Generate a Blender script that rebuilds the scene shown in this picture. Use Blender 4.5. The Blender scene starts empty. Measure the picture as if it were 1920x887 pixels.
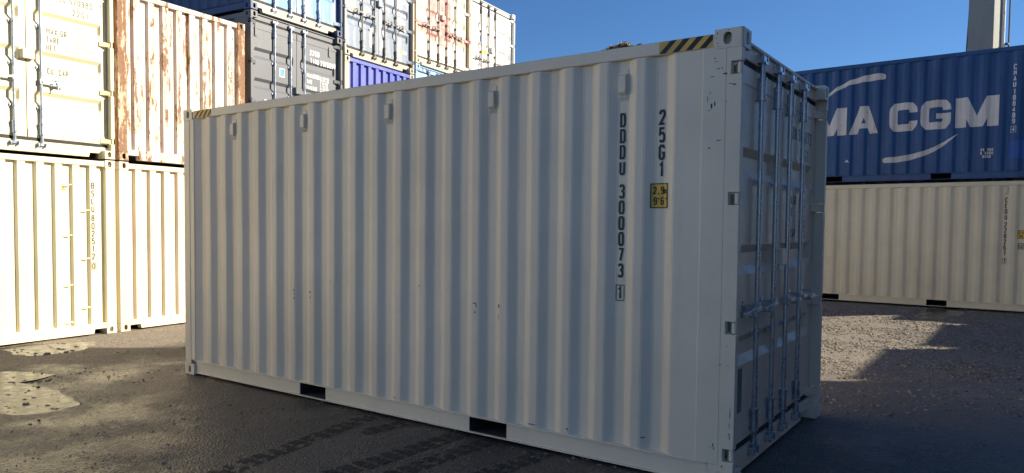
import bpy, bmesh, math, random
import numpy as np
from mathutils import Vector, Matrix, noise

SC = bpy.context.scene
COL = SC.collection
random.seed(7)

# ------------------------------------------------------------------ camera
PITCH, ROLL, FPX, EYE = math.radians(-2.4672), math.radians(0.5070), 1383.80, 1.6639
_f = Vector((0, math.cos(PITCH), math.sin(PITCH)))
_r = Vector((1, 0, 0))
_u = _r.cross(_f)
_r2 = math.cos(ROLL) * _r + math.sin(ROLL) * _u
_u2 = -math.sin(ROLL) * _r + math.cos(ROLL) * _u
cam = bpy.data.cameras.new('camera')
cam.sensor_fit = 'HORIZONTAL'
cam.sensor_width = 36.0
cam.lens = 36.0 * FPX / 1920.0
cam.shift_x = 53.10 / 1920.0
cam.shift_y = 39.80 / 1920.0
cam.clip_start = 0.05
cam.clip_end = 3000
co = bpy.data.objects.new('camera', cam)
COL.objects.link(co)
M4 = Matrix((( _r2.x, _u2.x, -_f.x, 0), (_r2.y, _u2.y, -_f.y, 0), (_r2.z, _u2.z, -_f.z, EYE), (0, 0, 0, 1)))
co.matrix_world = M4
SC.camera = co

# ------------------------------------------------------------------ sky, sun, exposure
SUN_EL = math.radians(28.0)
SUN_DIR = Vector((math.cos(math.radians(4.5)), math.sin(math.radians(4.5)), 0))   # azimuth towards the sun
world = bpy.data.worlds.new('World')
SC.world = world
world.use_nodes = True
wn = world.node_tree.nodes
wl = world.node_tree.links
wn.clear()
w_out = wn.new('ShaderNodeOutputWorld')
w_bg = wn.new('ShaderNodeBackground')
w_sky = wn.new('ShaderNodeTexSky')
w_sky.sky_type = 'NISHITA'
w_sky.sun_disc = False
w_sky.sun_elevation = SUN_EL
w_sky.sun_rotation = math.radians(90 - 4.5)
w_sky.altitude = 0
w_sky.air_density = 1.0
w_sky.dust_density = 0.0
w_sky.ozone_density = 10.0
w_bg.inputs['Strength'].default_value = 0.058
wl.new(w_sky.outputs[0], w_bg.inputs['Color'])
wl.new(w_bg.outputs[0], w_out.inputs['Surface'])

sun = bpy.data.lights.new('sun', 'SUN')
sun.energy = 5.0
sun.angle = math.radians(0.53)
sun.color = (1.0, 0.89, 0.70)
so = bpy.data.objects.new('sun', sun)
COL.objects.link(so)
to_sun = Vector((SUN_DIR.x * math.cos(SUN_EL), SUN_DIR.y * math.cos(SUN_EL), math.sin(SUN_EL)))
so.rotation_euler = to_sun.to_track_quat('Z', 'Y').to_euler()
so.location = to_sun * 60

SC.view_settings.view_transform = 'Standard'
SC.view_settings.look = 'None'
SC.view_settings.gamma = 1.0
SC.view_settings.use_curve_mapping = False
SC.view_settings.exposure = 1.08
SC.render.engine = 'CYCLES'
SC.cycles.max_bounces = 8
SC.cycles.diffuse_bounces = 5
SC.cycles.glossy_bounces = 3
SC.cycles.use_denoising = True

# ------------------------------------------------------------------ materials
class NT:
    """small helper for building node trees"""
    def __init__(self, name):
        self.m = bpy.data.materials.new(name)
        self.m.use_nodes = True
        self.n = self.m.node_tree.nodes
        self.l = self.m.node_tree.links
        self.n.clear()
        self.out = self.n.new('ShaderNodeOutputMaterial')
        self.b = self.n.new('ShaderNodeBsdfPrincipled')
        self.l.new(self.b.outputs[0], self.out.inputs['Surface'])
    def put(self, sock, v):
        if hasattr(v, 'links') or hasattr(v, 'is_linked'):
            self.l.new(v, sock)
        else:
            if isinstance(v, tuple) and len(v) == 3 and sock.type == 'RGBA':
                v = (*v, 1)
            sock.default_value = v
    def set(self, **kw):
        names = dict(color='Base Color', rough='Roughness', metal='Metallic', normal='Normal', spec='Specular IOR Level', ior='IOR', coat='Coat Weight', coatr='Coat Roughness')
        for k, v in kw.items():
            self.put(self.b.inputs[names[k]], v)
    def obj(self):
        """object coordinates (container space) shifted by the container's own seed"""
        tc = self.n.new('ShaderNodeTexCoord')
        at = self.n.new('ShaderNodeAttribute')
        at.attribute_type = 'OBJECT'
        at.attribute_name = 'seed'
        return tc.outputs['Object'], at.outputs['Fac']
    def vmath(self, op, a, b):
        n = self.n.new('ShaderNodeVectorMath')
        n.operation = op
        self.put(n.inputs[0], a)
        self.put(n.inputs[1], b)
        return n.outputs[0]
    def math(self, op, a, b=0.0, clamp=False):
        n = self.n.new('ShaderNodeMath')
        n.operation = op
        n.use_clamp = clamp
        self.put(n.inputs[0], a)
        self.put(n.inputs[1], b)
        return n.outputs[0]
    def noise(self, vec, scale, detail=4.0, rough=0.55, dist=0.0):
        n = self.n.new('ShaderNodeTexNoise')
        self.put(n.inputs['Vector'], vec)
        n.inputs['Scale'].default_value = scale
        n.inputs['Detail'].default_value = detail
        n.inputs['Roughness'].default_value = rough
        n.inputs['Distortion'].default_value = dist
        return n.outputs['Fac']
    def voronoi(self, vec, scale, feature='F1', out='Distance'):
        n = self.n.new('ShaderNodeTexVoronoi')
        n.feature = feature
        self.put(n.inputs['Vector'], vec)
        n.inputs['Scale'].default_value = scale
        return n.outputs[out]
    def ramp(self, fac, lo, hi, v0=0.0, v1=1.0):
        n = self.n.new('ShaderNodeMapRange')
        n.interpolation_type = 'SMOOTHSTEP'
        self.put(n.inputs['Value'], fac)
        n.inputs['From Min'].default_value = lo
        n.inputs['From Max'].default_value = hi
        n.inputs['To Min'].default_value = v0
        n.inputs['To Max'].default_value = v1
        return n.outputs[0]
    def mix(self, fac, a, b, blend='MIX'):
        n = self.n.new('ShaderNodeMix')
        n.data_type = 'RGBA'
        n.blend_type = blend
        self.put(n.inputs[0], fac)
        self.put(n.inputs[6], a)
        self.put(n.inputs[7], b)
        return n.outputs[2]
    def bump(self, h, strength, dist=0.01):
        n = self.n.new('ShaderNodeBump')
        n.inputs['Strength'].default_value = strength
        n.inputs['Distance'].default_value = dist
        self.put(n.inputs['Height'], h)
        return n.outputs[0]
    def xyz(self, vec):
        n = self.n.new('ShaderNodeSeparateXYZ')
        self.put(n.inputs[0], vec)
        return n.outputs
    def combine(self, x, y, z):
        n = self.n.new('ShaderNodeCombineXYZ')
        self.put(n.inputs[0], x); self.put(n.inputs[1], y); self.put(n.inputs[2], z)
        return n.outputs[0]

MATS = {}
def paint(name, base, dirt=0.25, rust=0.0, rough=0.42, dirtcol=(0.10, 0.085, 0.07), streak=0.3, fade=None, fade_amt=0.0, bump=0.12):
    """weathered container paint: tint drift, vertical grime, chips and rust"""
    if name in MATS:
        return MATS[name]
    t = NT(name)
    pos, seed = t.obj()
    off = t.vmath('MULTIPLY', (13.1, 7.7, 3.3), t.combine(seed, seed, seed))
    p = t.vmath('ADD', pos, off)
    big = t.noise(p, 0.7, 3)
    c = t.mix(t.ramp(big, 0.3, 0.7), tuple(x * 0.93 for x in base), tuple(min(x * 1.05, 0.95) for x in base))
    if fade is not None:
        f1 = t.noise(t.vmath('MULTIPLY', p, (3.2, 3.2, 0.5)), 1.6, 5, 0.6)
        c = t.mix(t.math('MULTIPLY', t.ramp(f1, 0.42, 0.68), fade_amt), c, fade)
    # vertical run-off streaks
    st = t.noise(t.vmath('MULTIPLY', p, (16, 16, 0.55)), 1.0, 5, 0.6)
    fine = t.noise(p, 18, 5, 0.65)
    g = t.math('MULTIPLY', t.ramp(st, 0.48, 0.82), t.ramp(fine, 0.25, 0.75))
    c = t.mix(t.math('MULTIPLY', g, streak), c, dirtcol)
    # blotchy grime
    bl = t.ramp(t.noise(p, 2.6, 8, 0.68), 0.46, 0.8)
    c = t.mix(t.math('MULTIPLY', bl, dirt), c, dirtcol)
    rfac = t.ramp(fine, 0.2, 0.8, rough - 0.07, rough + 0.12)
    h = t.noise(p, 2.2, 2)
    if rust > 0:
        rn = t.noise(t.vmath('MULTIPLY', p, (2.0, 2.0, 0.55)), 4.2, 10, 0.74, 0.5)
        rs = t.noise(t.vmath('MULTIPLY', p, (11, 11, 0.9)), 1.0, 7, 0.62)
        sp_ = t.noise(t.vmath('MULTIPLY', p, (1.0, 1.0, 0.45)), 24, 6, 0.7)
        rr = t.math('ADD', t.math('ADD', t.math('MULTIPLY', rn, 0.46), t.math('MULTIPLY', rs, 0.36)), t.math('MULTIPLY', sp_, 0.18))
        lo = 0.69 - 0.235 * rust
        rm = t.ramp(rr, lo, lo + 0.035)
        halo = t.ramp(rr, lo - 0.07, lo + 0.02)
        rc = t.mix(t.noise(p, 26, 6, 0.7), (0.11, 0.055, 0.035), (0.42, 0.25, 0.15))
        c = t.mix(t.math('MULTIPLY', halo, 0.6), c, (0.66, 0.46, 0.31))
        c = t.mix(rm, c, rc)
        rfac = t.math('ADD', rfac, t.math('MULTIPLY', rm, 0.35), True)
        h = t.math('SUBTRACT', h, t.math('MULTIPLY', rm, 0.35))
    t.set(color=c, rough=rfac, normal=t.bump(h, bump, 0.02))
    t.b.inputs['Specular IOR Level'].default_value = 0.45
    MATS[name] = t.m
    return t.m

def plain(name, color, rough=0.6, metal=0.0, var=0.15, scale=9.0, bump=0.0):
    if name in MATS:
        return MATS[name]
    t = NT(name)
    pos, seed = t.obj()
    n = t.noise(pos, scale, 5, 0.6)
    c = t.mix(t.ramp(n, 0.25, 0.75), tuple(x * (1 - var) for x in color), tuple(min(1, x * (1 + var)) for x in color))
    t.set(color=c, rough=t.ramp(n, 0.2, 0.8, max(0.03, rough - 0.1), min(1, rough + 0.1)), metal=metal)
    if bump:
        t.set(normal=t.bump(n, bump, 0.01))
    MATS[name] = t.m
    return t.m

IVORY   = paint('paint_ivory_main', (0.80, 0.725, 0.585), dirt=0.09, rust=0, streak=0.12, rough=0.40, bump=0.10)
CREAM_A = paint('paint_cream_yellow', (0.74, 0.68, 0.47), dirt=0.07, rust=0.06, streak=0.10)
CREAM_B = paint('paint_cream_pale', (0.74, 0.685, 0.495), dirt=0.08, rust=0.05, streak=0.10)
CREAM_C = paint('paint_cream_rose', (0.75, 0.65, 0.49), dirt=0.08, rust=0.14, streak=0.14)
CREAM_D = paint('paint_cream_sand', (0.79, 0.71, 0.51), dirt=0.10, rust=0.0, streak=0.12)
RUSTY   = paint('paint_rusted_white', (0.74, 0.665, 0.59), dirt=0.16, rust=0.70, streak=0.30, rough=0.6, bump=0.35)
RUSTPOST = paint('paint_rusted_through', (0.66, 0.50, 0.36), dirt=0.25, rust=0.93, streak=0.4, rough=0.7, bump=0.4)
GREY    = paint('paint_slate_grey', (0.125, 0.135, 0.155), dirt=0.08, rust=0.0, streak=0.12, rough=0.45)
BLUE_D  = paint('paint_navy', (0.035, 0.065, 0.16), dirt=0.25, rust=0.12, streak=0.25)
SKYBLUE = paint('paint_faded_sky_blue', (0.10, 0.26, 0.52), dirt=0.22, rust=0.22, streak=0.35, fade=(0.46, 0.52, 0.56), fade_amt=0.85)
COBALT  = paint('paint_cobalt', (0.075, 0.105, 0.46), dirt=0.10, rust=0.08, streak=0.2, fade=(0.20, 0.20, 0.50), fade_amt=0.5)
STEELB  = paint('paint_steel_blue', (0.20, 0.25, 0.33), dirt=0.22, rust=0.12, streak=0.35, fade=(0.50, 0.53, 0.55), fade_amt=0.6)
BEIGE   = paint('paint_dirty_beige', (0.46, 0.42, 0.34), dirt=0.45, rust=0.35, streak=0.5)
BABYB   = paint('paint_baby_blue', (0.30, 0.52, 0.78), dirt=0.08, rust=0.05, streak=0.2)
WHITE   = paint('paint_reefer_white', (0.76, 0.75, 0.71), dirt=0.10, rust=0.10, streak=0.22)
CMABLUE = paint('paint_royal_blue', (0.008, 0.068, 0.215), dirt=0.28, rust=0.06, streak=0.22, dirtcol=(0.05, 0.055, 0.075), fade=(0.035, 0.11, 0.30), fade_amt=0.55)
MAROON  = paint('paint_oxide_brown', (0.21, 0.065, 0.045), dirt=0.25, rust=0.25, streak=0.3)
TEAL    = paint('paint_dull_green', (0.07, 0.19, 0.17), dirt=0.25, rust=0.2, streak=0.3)
GALV    = plain('galvanised_steel', (0.56, 0.60, 0.66), 0.30, 0.85, 0.06, 12)
DARKBAR = plain('grimy_steel', (0.20, 0.19, 0.18), 0.55, 0.4, 0.35, 18)
RUBBER  = plain('black_rubber', (0.018, 0.018, 0.020), 0.7)
BLACK   = plain('black_vinyl', (0.016, 0.017, 0.020), 0.5)
DARK_FRAME_SHADE  = plain('dark_underframe_pocket_shade', (0.055, 0.055, 0.058), 0.8, 0, 0.4, 6)  # underframe's own dark tone; also paints the shade inside the fork pockets
INKBLUE = plain('faded_black_ink', (0.05, 0.055, 0.065), 0.5)
INKGREY = plain('thin_grey_ink', (0.42, 0.40, 0.33), 0.5)
WHITEINK = plain('white_vinyl', (0.72, 0.73, 0.74), 0.5, 0, 0.1, 14)
SIGNWHITE = paint('worn_white_lettering', (0.66, 0.65, 0.63), dirt=0.25, rust=0.42, streak=0.4, rough=0.5)
YELLOW  = plain('yellow_sticker', (0.80, 0.50, 0.05), 0.45)
HAZYEL  = plain('hazard_yellow', (0.74, 0.47, 0.10), 0.5)
LABELBLUE = plain('blue_sticker', (0.09, 0.27, 0.62), 0.4)
LABELWHITE = plain('white_sticker', (0.72, 0.74, 0.76), 0.4)
TANLABEL = plain('tan_sticker', (0.55, 0.46, 0.33), 0.5)
SCUFF   = plain('scuff_black', (0.035, 0.035, 0.04), 0.7)
ORANGE  = plain('amber_sticker', (0.72, 0.45, 0.06), 0.45)

def red_cross_paint():
    """cream doors carrying a flat red print (bars up and across)"""
    t = NT('paint_cream_red_print')
    pos, seed = t.obj()
    x, y, z = t.xyz(pos)[:3]
    n = t.noise(pos, 30, 5, 0.6)
    jit = t.math('MULTIPLY', t.math('SUBTRACT', n, 0.5), 0.02)
    def band(v, a, b):
        v = t.math('ADD', v, jit)
        return t.math('MULTIPLY', t.math('GREATER_THAN', v, a), t.math('LESS_THAN', v, b))
    up1 = t.math('MULTIPLY', band(x, 0.62, 0.98), t.math('GREATER_THAN', z, 0.62))
    up2 = t.math('MULTIPLY', band(x, 1.10, 1.62), t.math('GREATER_THAN', z, 0.62))
    ac = band(z, 0.86, 1.08)
    r = t.math('MAXIMUM', t.math('MAXIMUM', up1, up2), ac)
    base = t.mix(t.noise(pos, 1.2, 4), (0.78, 0.71, 0.57), (0.80, 0.74, 0.62))
    wear = t.ramp(t.noise(pos, 5, 8, 0.7), 0.40, 0.66, 0.85, 0.30)
    c = t.mix(t.math('MULTIPLY', r, wear), base, (0.56, 0.10, 0.10))
    st = t.noise(t.vmath('MULTIPLY', pos, (16, 16, 0.5)), 1.0, 5, 0.6)
    c = t.mix(t.math('MULTIPLY', t.ramp(st, 0.5, 0.85), 0.25), c, (0.25, 0.17, 0.10))
    t.set(color=c, rough=0.5)
    return t.m
REDPRINT = red_cross_paint()
REDCREAM = paint('paint_cream_orange_sill', (0.70, 0.58, 0.40), dirt=0.22, rust=0.2, streak=0.3)

def ground_material():
    t = NT('compacted_gravel_yard')
    geo = t.n.new('ShaderNodeNewGeometry')
    p = geo.outputs['Position']
    big = t.noise(p, 0.22, 4, 0.55)
    mid = t.noise(p, 1.3, 7, 0.65)
    fine = t.noise(p, 22, 6, 0.7)
    stone = t.voronoi(p, 55, out='Color')
    sdist = t.voronoi(p, 55)
    sb = t.n.new('ShaderNodeSeparateColor')
    t.l.new(stone, sb.inputs[0])
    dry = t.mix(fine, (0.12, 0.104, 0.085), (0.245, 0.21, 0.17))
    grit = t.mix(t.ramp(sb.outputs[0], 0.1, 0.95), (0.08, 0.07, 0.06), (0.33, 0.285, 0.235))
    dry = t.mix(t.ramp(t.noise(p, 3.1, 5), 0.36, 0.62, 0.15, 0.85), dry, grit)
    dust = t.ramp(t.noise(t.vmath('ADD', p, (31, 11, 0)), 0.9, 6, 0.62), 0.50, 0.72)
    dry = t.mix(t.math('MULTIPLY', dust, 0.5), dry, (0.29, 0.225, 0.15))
    wet_shade_col = t.mix(fine, (0.030, 0.028, 0.026), (0.075, 0.068, 0.060))
    # wheel-worn damp ground, also painting in the yard's shade; dry loose gravel where sunlit
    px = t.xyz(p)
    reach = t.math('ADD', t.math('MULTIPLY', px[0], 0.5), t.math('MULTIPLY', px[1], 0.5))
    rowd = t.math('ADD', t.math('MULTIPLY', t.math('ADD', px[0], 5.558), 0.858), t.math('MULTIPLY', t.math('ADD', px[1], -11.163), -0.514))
    rowsun = t.ramp(t.math('ADD', rowd, t.math('MULTIPLY', t.math('SUBTRACT', mid, 0.5), 1.2)), 1.35, 2.05)  # sunlit strip along the row, kept lighter in the colour itself
    damp = t.ramp(t.math('ADD', reach, t.math('MULTIPLY', t.math('SUBTRACT', mid, 0.5), 3.0)), 5.4, 6.9, 1.0, 0.0)  # damp mask, its extent fitted to the shaded part of the yard
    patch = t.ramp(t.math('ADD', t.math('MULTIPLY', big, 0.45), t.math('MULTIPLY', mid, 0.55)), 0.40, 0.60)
    damp = t.math('MULTIPLY', damp, rowsun)  # damp mask also carries painted shade; held off the sunlit strip
    wet_shade = t.math('MULTIPLY', damp, t.ramp(patch, 0.0, 1.0, 0.55, 1.0), True)
    c = t.mix(wet_shade, dry, wet_shade_col)
    r = t.math('SUBTRACT', t.ramp(fine, 0.2, 0.8, 0.72, 0.98), t.math('MULTIPLY', wet_shade, t.ramp(mid, 0.35, 0.65, 0.22, 0.42)))
    sheen = t.ramp(t.math('ADD', px[0], t.math('MULTIPLY', t.math('SUBTRACT', mid, 0.5), 2.5)), -4.2, -1.0, 0.22, 0.0)
    sheen = t.math('MULTIPLY', sheen, t.ramp(px[1], 7.6, 9.6, 1.0, 0.0))
    r = t.math('SUBTRACT', r, t.math('MULTIPLY', wet_shade, sheen))
    r = t.math('ADD', r, t.math('MULTIPLY', t.ramp(px[1], 8.2, 9.8, 0.0, 0.25), wet_shade), True)
    h = t.math('ADD', t.math('MULTIPLY', fine, 0.6), t.math('MULTIPLY', sdist, -0.7))
    h = t.math('ADD', h, t.math('MULTIPLY', t.noise(p, 9, 6, 0.65), 0.35))
    hs = t.math('MULTIPLY', h, t.ramp(wet_shade, 0, 1, 1.0, 0.75))
    t.set(color=c, rough=r, normal=t.bump(hs, 0.8, 0.02))
    t.b.inputs['Specular IOR Level'].default_value = 0.5
    return t.m
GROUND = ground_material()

def stone_material():
    t = NT('loose_stone')
    oi = t.n.new('ShaderNodeNewGeometry')
    rnd = oi.outputs['Random Per Island']
    c = t.mix(rnd, (0.10, 0.088, 0.074), (0.32, 0.28, 0.235))
    t.set(color=c, rough=0.85)
    return t.m
STONE = stone_material()

def water_material():
    t = NT('shallow_puddle_water')
    geo = t.n.new('ShaderNodeNewGeometry')
    n = t.noise(geo.outputs['Position'], 6, 3)
    t.set(color=t.mix(n, (0.035, 0.031, 0.026), (0.06, 0.052, 0.043)), rough=t.ramp(t.noise(geo.outputs['Position'], 9, 5), 0.3, 0.7, 0.18, 0.34), ior=1.33, normal=t.bump(t.noise(geo.outputs['Position'], 60, 4), 0.06, 0.01))
    return t.m
WATER = water_material()
TREAD = plain('damp_tread_soil', (0.033, 0.0305, 0.029), 0.8, 0, 0.5, 30, 0.3)
CONCRETE = paint('tower_concrete', (0.27, 0.285, 0.275), dirt=0.25, rust=0, streak=0.35, rough=0.8)
PIPEW = plain('white_plastic_pipe', (0.74, 0.73, 0.70), 0.5)
CABLE = plain('dark_cable', (0.03, 0.03, 0.035), 0.6)
BARK = plain('bark', (0.13, 0.10, 0.075), 0.9, 0, 0.3, 14, 0.4)
def leaf_material():
    t = NT('leaf')
    g = t.n.new('ShaderNodeNewGeometry')
    c = t.mix(g.outputs['Random Per Island'], (0.075, 0.07, 0.032), (0.19, 0.165, 0.085))
    t.set(color=c, rough=0.6)
    return t.m
LEAF = leaf_material()

# ------------------------------------------------------------------ mesh helpers
class MB:
    def __init__(self):
        self.v = []; self.f = []
    def add(self, vs, fs):
        o = len(self.v)
        self.v += [tuple(a) for a in vs]
        self.f += [tuple(i + o for i in q) for q in fs]
        return self
    def box(self, x0, x1, y0, y1, z0, z1):
        x0, x1 = min(x0, x1), max(x0, x1); y0, y1 = min(y0, y1), max(y0, y1); z0, z1 = min(z0, z1), max(z0, z1)
        return self.add([(x0, y0, z0), (x1, y0, z0), (x1, y1, z0), (x0, y1, z0), (x0, y0, z1), (x1, y0, z1), (x1, y1, z1), (x0, y1, z1)],
                        [(0, 3, 2, 1), (4, 5, 6, 7), (0, 1, 5, 4), (1, 2, 6, 5), (2, 3, 7, 6), (3, 0, 4, 7)])
    def cyl(self, p0, p1, r, n=12, r1=None, cap=True):
        p0 = Vector(p0); p1 = Vector(p1); a = (p1 - p0).normalized()
        r1 = r if r1 is None else r1
        u = a.orthogonal().normalized(); w = a.cross(u)
        vs = []
        for P, R in ((p0, r), (p1, r1)):
            for k in range(n):
                t = 2 * math.pi * k / n
                vs.append(P + R * (math.cos(t) * u + math.sin(t) * w))
        fs = [(k, (k + 1) % n, n + (k + 1) % n, n + k) for k in range(n)]
        if cap:
            fs += [tuple(range(n - 1, -1, -1)), tuple(range(n, 2 * n))]
        return self.add(vs, fs)
    def prism(self, poly, fn, d0, d1):
        """poly: 2D outline; fn(a, b, depth) -> xyz; extruded between depths d0 and d1 (concave outlines are triangulated)"""
        n = len(poly)
        vs = [fn(a, b, d0) for a, b in poly] + [fn(a, b, d1) for a, b in poly]
        from mathutils.geometry import tessellate_polygon
        tris = tessellate_polygon([[Vector((a, b, 0)) for a, b in poly]])
        fs = [tuple(t) for t in tris] + [tuple(n + i for i in reversed(t)) for t in tris]
        fs += [(k, (k + 1) % n, n + (k + 1) % n, n + k) for k in range(n)]
        return self.add(vs, fs)
    def mesh(self, name, smooth=False, bevel=0.0, fixn=True):
        bm = bmesh.new()
        vv = [bm.verts.new(a) for a in self.v]
        for q in self.f:
            try:
                bm.faces.new([vv[i] for i in q])
            except ValueError:
                pass
        if fixn:
            bmesh.ops.recalc_face_normals(bm, faces=bm.faces)
        if bevel:
            es = [e for e in bm.edges if len(e.link_faces) == 2 and e.calc_face_angle(0) > 0.6]
            bmesh.ops.bevel(bm, geom=es, offset=bevel, segments=1, affect='EDGES', clamp_overlap=True)
        me = bpy.data.meshes.new(name)
        bm.to_mesh(me); bm.free()
        if smooth:
            me.polygons.foreach_set('use_smooth', [True] * len(me.polygons))
            me.set_sharp_from_angle(angle=math.radians(38))
        me.materials.append(None)
        return me

CACHE = {}
def cached(key, fn):
    if key not in CACHE:
        CACHE[key] = fn()
    return CACHE[key]

def put(name, me, mat, parent=None, seed=0.0):
    o = bpy.data.objects.new(name, me)
    COL.objects.link(o)
    if me is not None:
        if len(me.materials) == 0:
            me.materials.append(None)
        o.material_slots[0].link = 'OBJECT'
        o.material_slots[0].material = mat
    if parent is not None:
        o.parent = parent
    o['seed'] = float(seed)
    return o

def thing(name, label, cat, loc=(0, 0, 0), ang=0.0, group=None):
    o = bpy.data.objects.new(name, None)
    COL.objects.link(o)
    o.empty_display_size = 0.3
    o.location = loc
    o.rotation_euler = (0, 0, ang)
    o['label'] = label
    o['category'] = cat
    if group:
        o['group'] = group
    return o

# ------------------------------------------------------------------ lettering (stroke font)
c_ = 0.24; e_ = 0.14
G = {
 '0': [[(c_,0),(1-c_,0),(1,e_),(1,1-e_),(1-c_,1),(c_,1),(0,1-e_),(0,e_),'c']],
 '1': [[(.2,.80),(.6,1),(.6,0)]],
 '2': [[(0,.74),(0,1-e_),(c_,1),(1-c_,1),(1,1-e_),(1,.66),(0,.02),(1,.02)]],
 '3': [[(0,1-e_),(c_,1),(1-c_,1),(1,1-e_),(1,.66),(.72,.53),(.35,.53)],[(.72,.53),(1,.40),(1,e_),(1-c_,0),(c_,0),(0,e_)]],
 '4': [[(.72,0),(.72,1),(0,.28),(1,.28)]],
 '5': [[(1,1),(.05,1),(.02,.56),(c_,.63),(1-c_,.63),(1,.50),(1,e_),(1-c_,0),(c_,0),(0,e_)]],
 '6': [[(1,1-e_),(1-c_,1),(c_,1),(0,1-e_),(0,e_),(c_,0),(1-c_,0),(1,e_),(1,.44),(1-c_,.57),(c_,.57),(.02,.46)]],
 '7': [[(0,1),(1,1),(.38,0)]],
 '8': [[(c_,0),(1-c_,0),(1,e_),(1,.41),(1-c_,.53),(c_,.53),(0,.41),(0,e_),'c'],[(c_,.55),(1-c_,.55),(.96,.66),(.96,1-e_),(1-c_,1),(c_,1),(.04,1-e_),(.04,.66),'c']],
 '9': [[(0,e_),(c_,0),(1-c_,0),(1,e_),(1,1-e_),(1-c_,1),(c_,1),(0,1-e_),(0,.56),(c_,.43),(1-c_,.43),(.98,.54)]],
 'A': [[(0,0),(.5,1),(1,0)],[(.2,.3),(.8,.3)]],
 'B': [[(0,0),(0,1),(1-c_,1),(1,1-e_),(1,.66),(1-c_,.53),(1,.40),(1,e_),(1-c_,0),(0,0)],[(.05,.53),(1-c_,.53)]],
 'C': [[(1,.80),(1,1-e_),(1-c_,1),(c_,1),(0,1-e_),(0,e_),(c_,0),(1-c_,0),(1,e_),(1,.20)]],
 'D': [[(0,0),(0,1),(1-c_,1),(1,1-e_),(1,e_),(1-c_,0),'c']],
 'E': [[(1,1),(0,1),(0,0),(1,0)],[(.05,.52),(.8,.52)]],
 'F': [[(1,1),(0,1),(0,0)],[(.05,.52),(.8,.52)]],
 'G': [[(1,.80),(1,1-e_),(1-c_,1),(c_,1),(0,1-e_),(0,e_),(c_,0),(1-c_,0),(1,e_),(1,.46),(.55,.46)]],
 'H': [[(0,0),(0,1)],[(1,0),(1,1)],[(.05,.5),(.95,.5)]],
 'I': [[(.5,0),(.5,1)]],
 'K': [[(0,0),(0,1)],[(1,1),(.08,.45)],[(.35,.58),(1,0)]],
 'L': [[(0,1),(0,0),(1,0)]],
 'M': [[(0,0),(0,1),(.5,.4),(1,1),(1,0)]],
 'N': [[(0,0),(0,1),(1,0),(1,1)]],
 'O': [[(c_,0),(1-c_,0),(1,e_),(1,1-e_),(1-c_,1),(c_,1),(0,1-e_),(0,e_),'c']],
 'P': [[(0,0),(0,1),(1-c_,1),(1,1-e_),(1,.60),(1-c_,.47),(.06,.47)]],
 'R': [[(0,0),(0,1),(1-c_,1),(1,1-e_),(1,.62),(1-c_,.50),(.06,.50)],[(.5,.47),(1,0)]],
 'S': [[(1,1-e_),(1-c_,1),(c_,1),(0,1-e_),(0,.66),(c_,.54),(1-c_,.48),(1,.38),(1,e_),(1-c_,0),(c_,0),(0,e_)]],
 'T': [[(0,1),(1,1)],[(.5,.95),(.5,0)]],
 'U': [[(0,1),(0,e_),(c_,0),(1-c_,0),(1,e_),(1,1)]],
 'X': [[(0,0),(1,1)],[(0,1),(1,0)]],
 'Y': [[(0,1),(.5,.5),(1,1)],[(.5,.48),(.5,0)]],
 'm': [[(0,0),(0,.62),(.38,.66),(.5,.56),(.5,0)],[(.5,.56),(.62,.66),(.9,.66),(1,.56),(1,0)]],
 '.': [[(.35,.0),(.35,.10)]],
 ',': [[(.45,.10),(.3,-.10)]],
 "'": [[(.5,1),(.42,.74)]],
 '"': [[(.3,1),(.22,.74)],[(.7,1),(.62,.74)]],
 ' ': [],
}
def stroke_quads(pts, hw):
    """quads along a polyline with mitred joints"""
    closed = pts[-1] == 'c'
    P = [Vector((a, b)) for a, b in (pts[:-1] if closed else pts)]
    n = len(P)
    L = []; R = []
    for i in range(n):
        a = P[i - 1] if (i > 0 or closed) else None
        b = P[(i + 1) % n] if (i < n - 1 or closed) else None
        d1 = (P[i] - a).normalized() if a is not None else None
        d2 = (b - P[i]).normalized() if b is not None else None
        if d1 is None: d1 = d2
        if d2 is None: d2 = d1
        n1 = Vector((-d1.y, d1.x)); n2 = Vector((-d2.y, d2.x))
        m = n1 + n2
        if m.length < 0.25:
            m = n1.copy(); k = 1.0
        else:
            m.normalize(); k = min(1.0 / max(m.dot(n1), 0.35), 2.2)
        L.append(P[i] + m * hw * k); R.append(P[i] - m * hw * k)
    q = []
    for i in range(n if closed else n - 1):
        j = (i + 1) % n
        q.append([tuple(L[i]), tuple(R[i]), tuple(R[j]), tuple(L[j])])
    return q
def text_polys(s, h, w=0.5, sw=0.14, gap=0.28, vertical=False, pitch=1.25, layer0=0):
    """list of (convex polygon, layer); h cap height, w glyph width and sw stroke width as fractions of h"""
    out = []; cu = 0.0; cv = 0.0
    for ch in s:
        ww = w * (1.5 if ch in 'Mm' and not vertical else 1.0) * (0.5 if ch in ".,'" and not vertical else 1.0)
        for si, st in enumerate(G.get(ch, [])):
            pts = [p if p == 'c' else ((p[0] * (ww - sw) + sw / 2) * h + cu, (p[1] * (1 - sw) + sw / 2) * h + cv) for p in st]
            for q in stroke_quads(pts, sw * h / 2):
                out.append((q, layer0 + si))
        if vertical:
            cv -= h * (pitch if ch != ' ' else pitch * 0.45)
        else:
            cu += h * (ww + gap if ch != ' ' else w * 0.75)
    return out
def shift(polys, du, dv):
    return [([(a + du, b + dv) for a, b in q], l) for q, l in polys]
def rect(u0, u1, v0, v1, layer=0):
    return [([(u0, v0), (u1, v0), (u1, v1), (u0, v1)], layer)]
def frame(u0, u1, v0, v1, t, layer=0):
    return rect(u0, u1, v0, v0 + t, layer) + rect(u0, u1, v1 - t, v1, layer) + rect(u0, u0 + t, v0 + t, v1 - t, layer) + rect(u1 - t, u1, v0 + t, v1 - t, layer)
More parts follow.
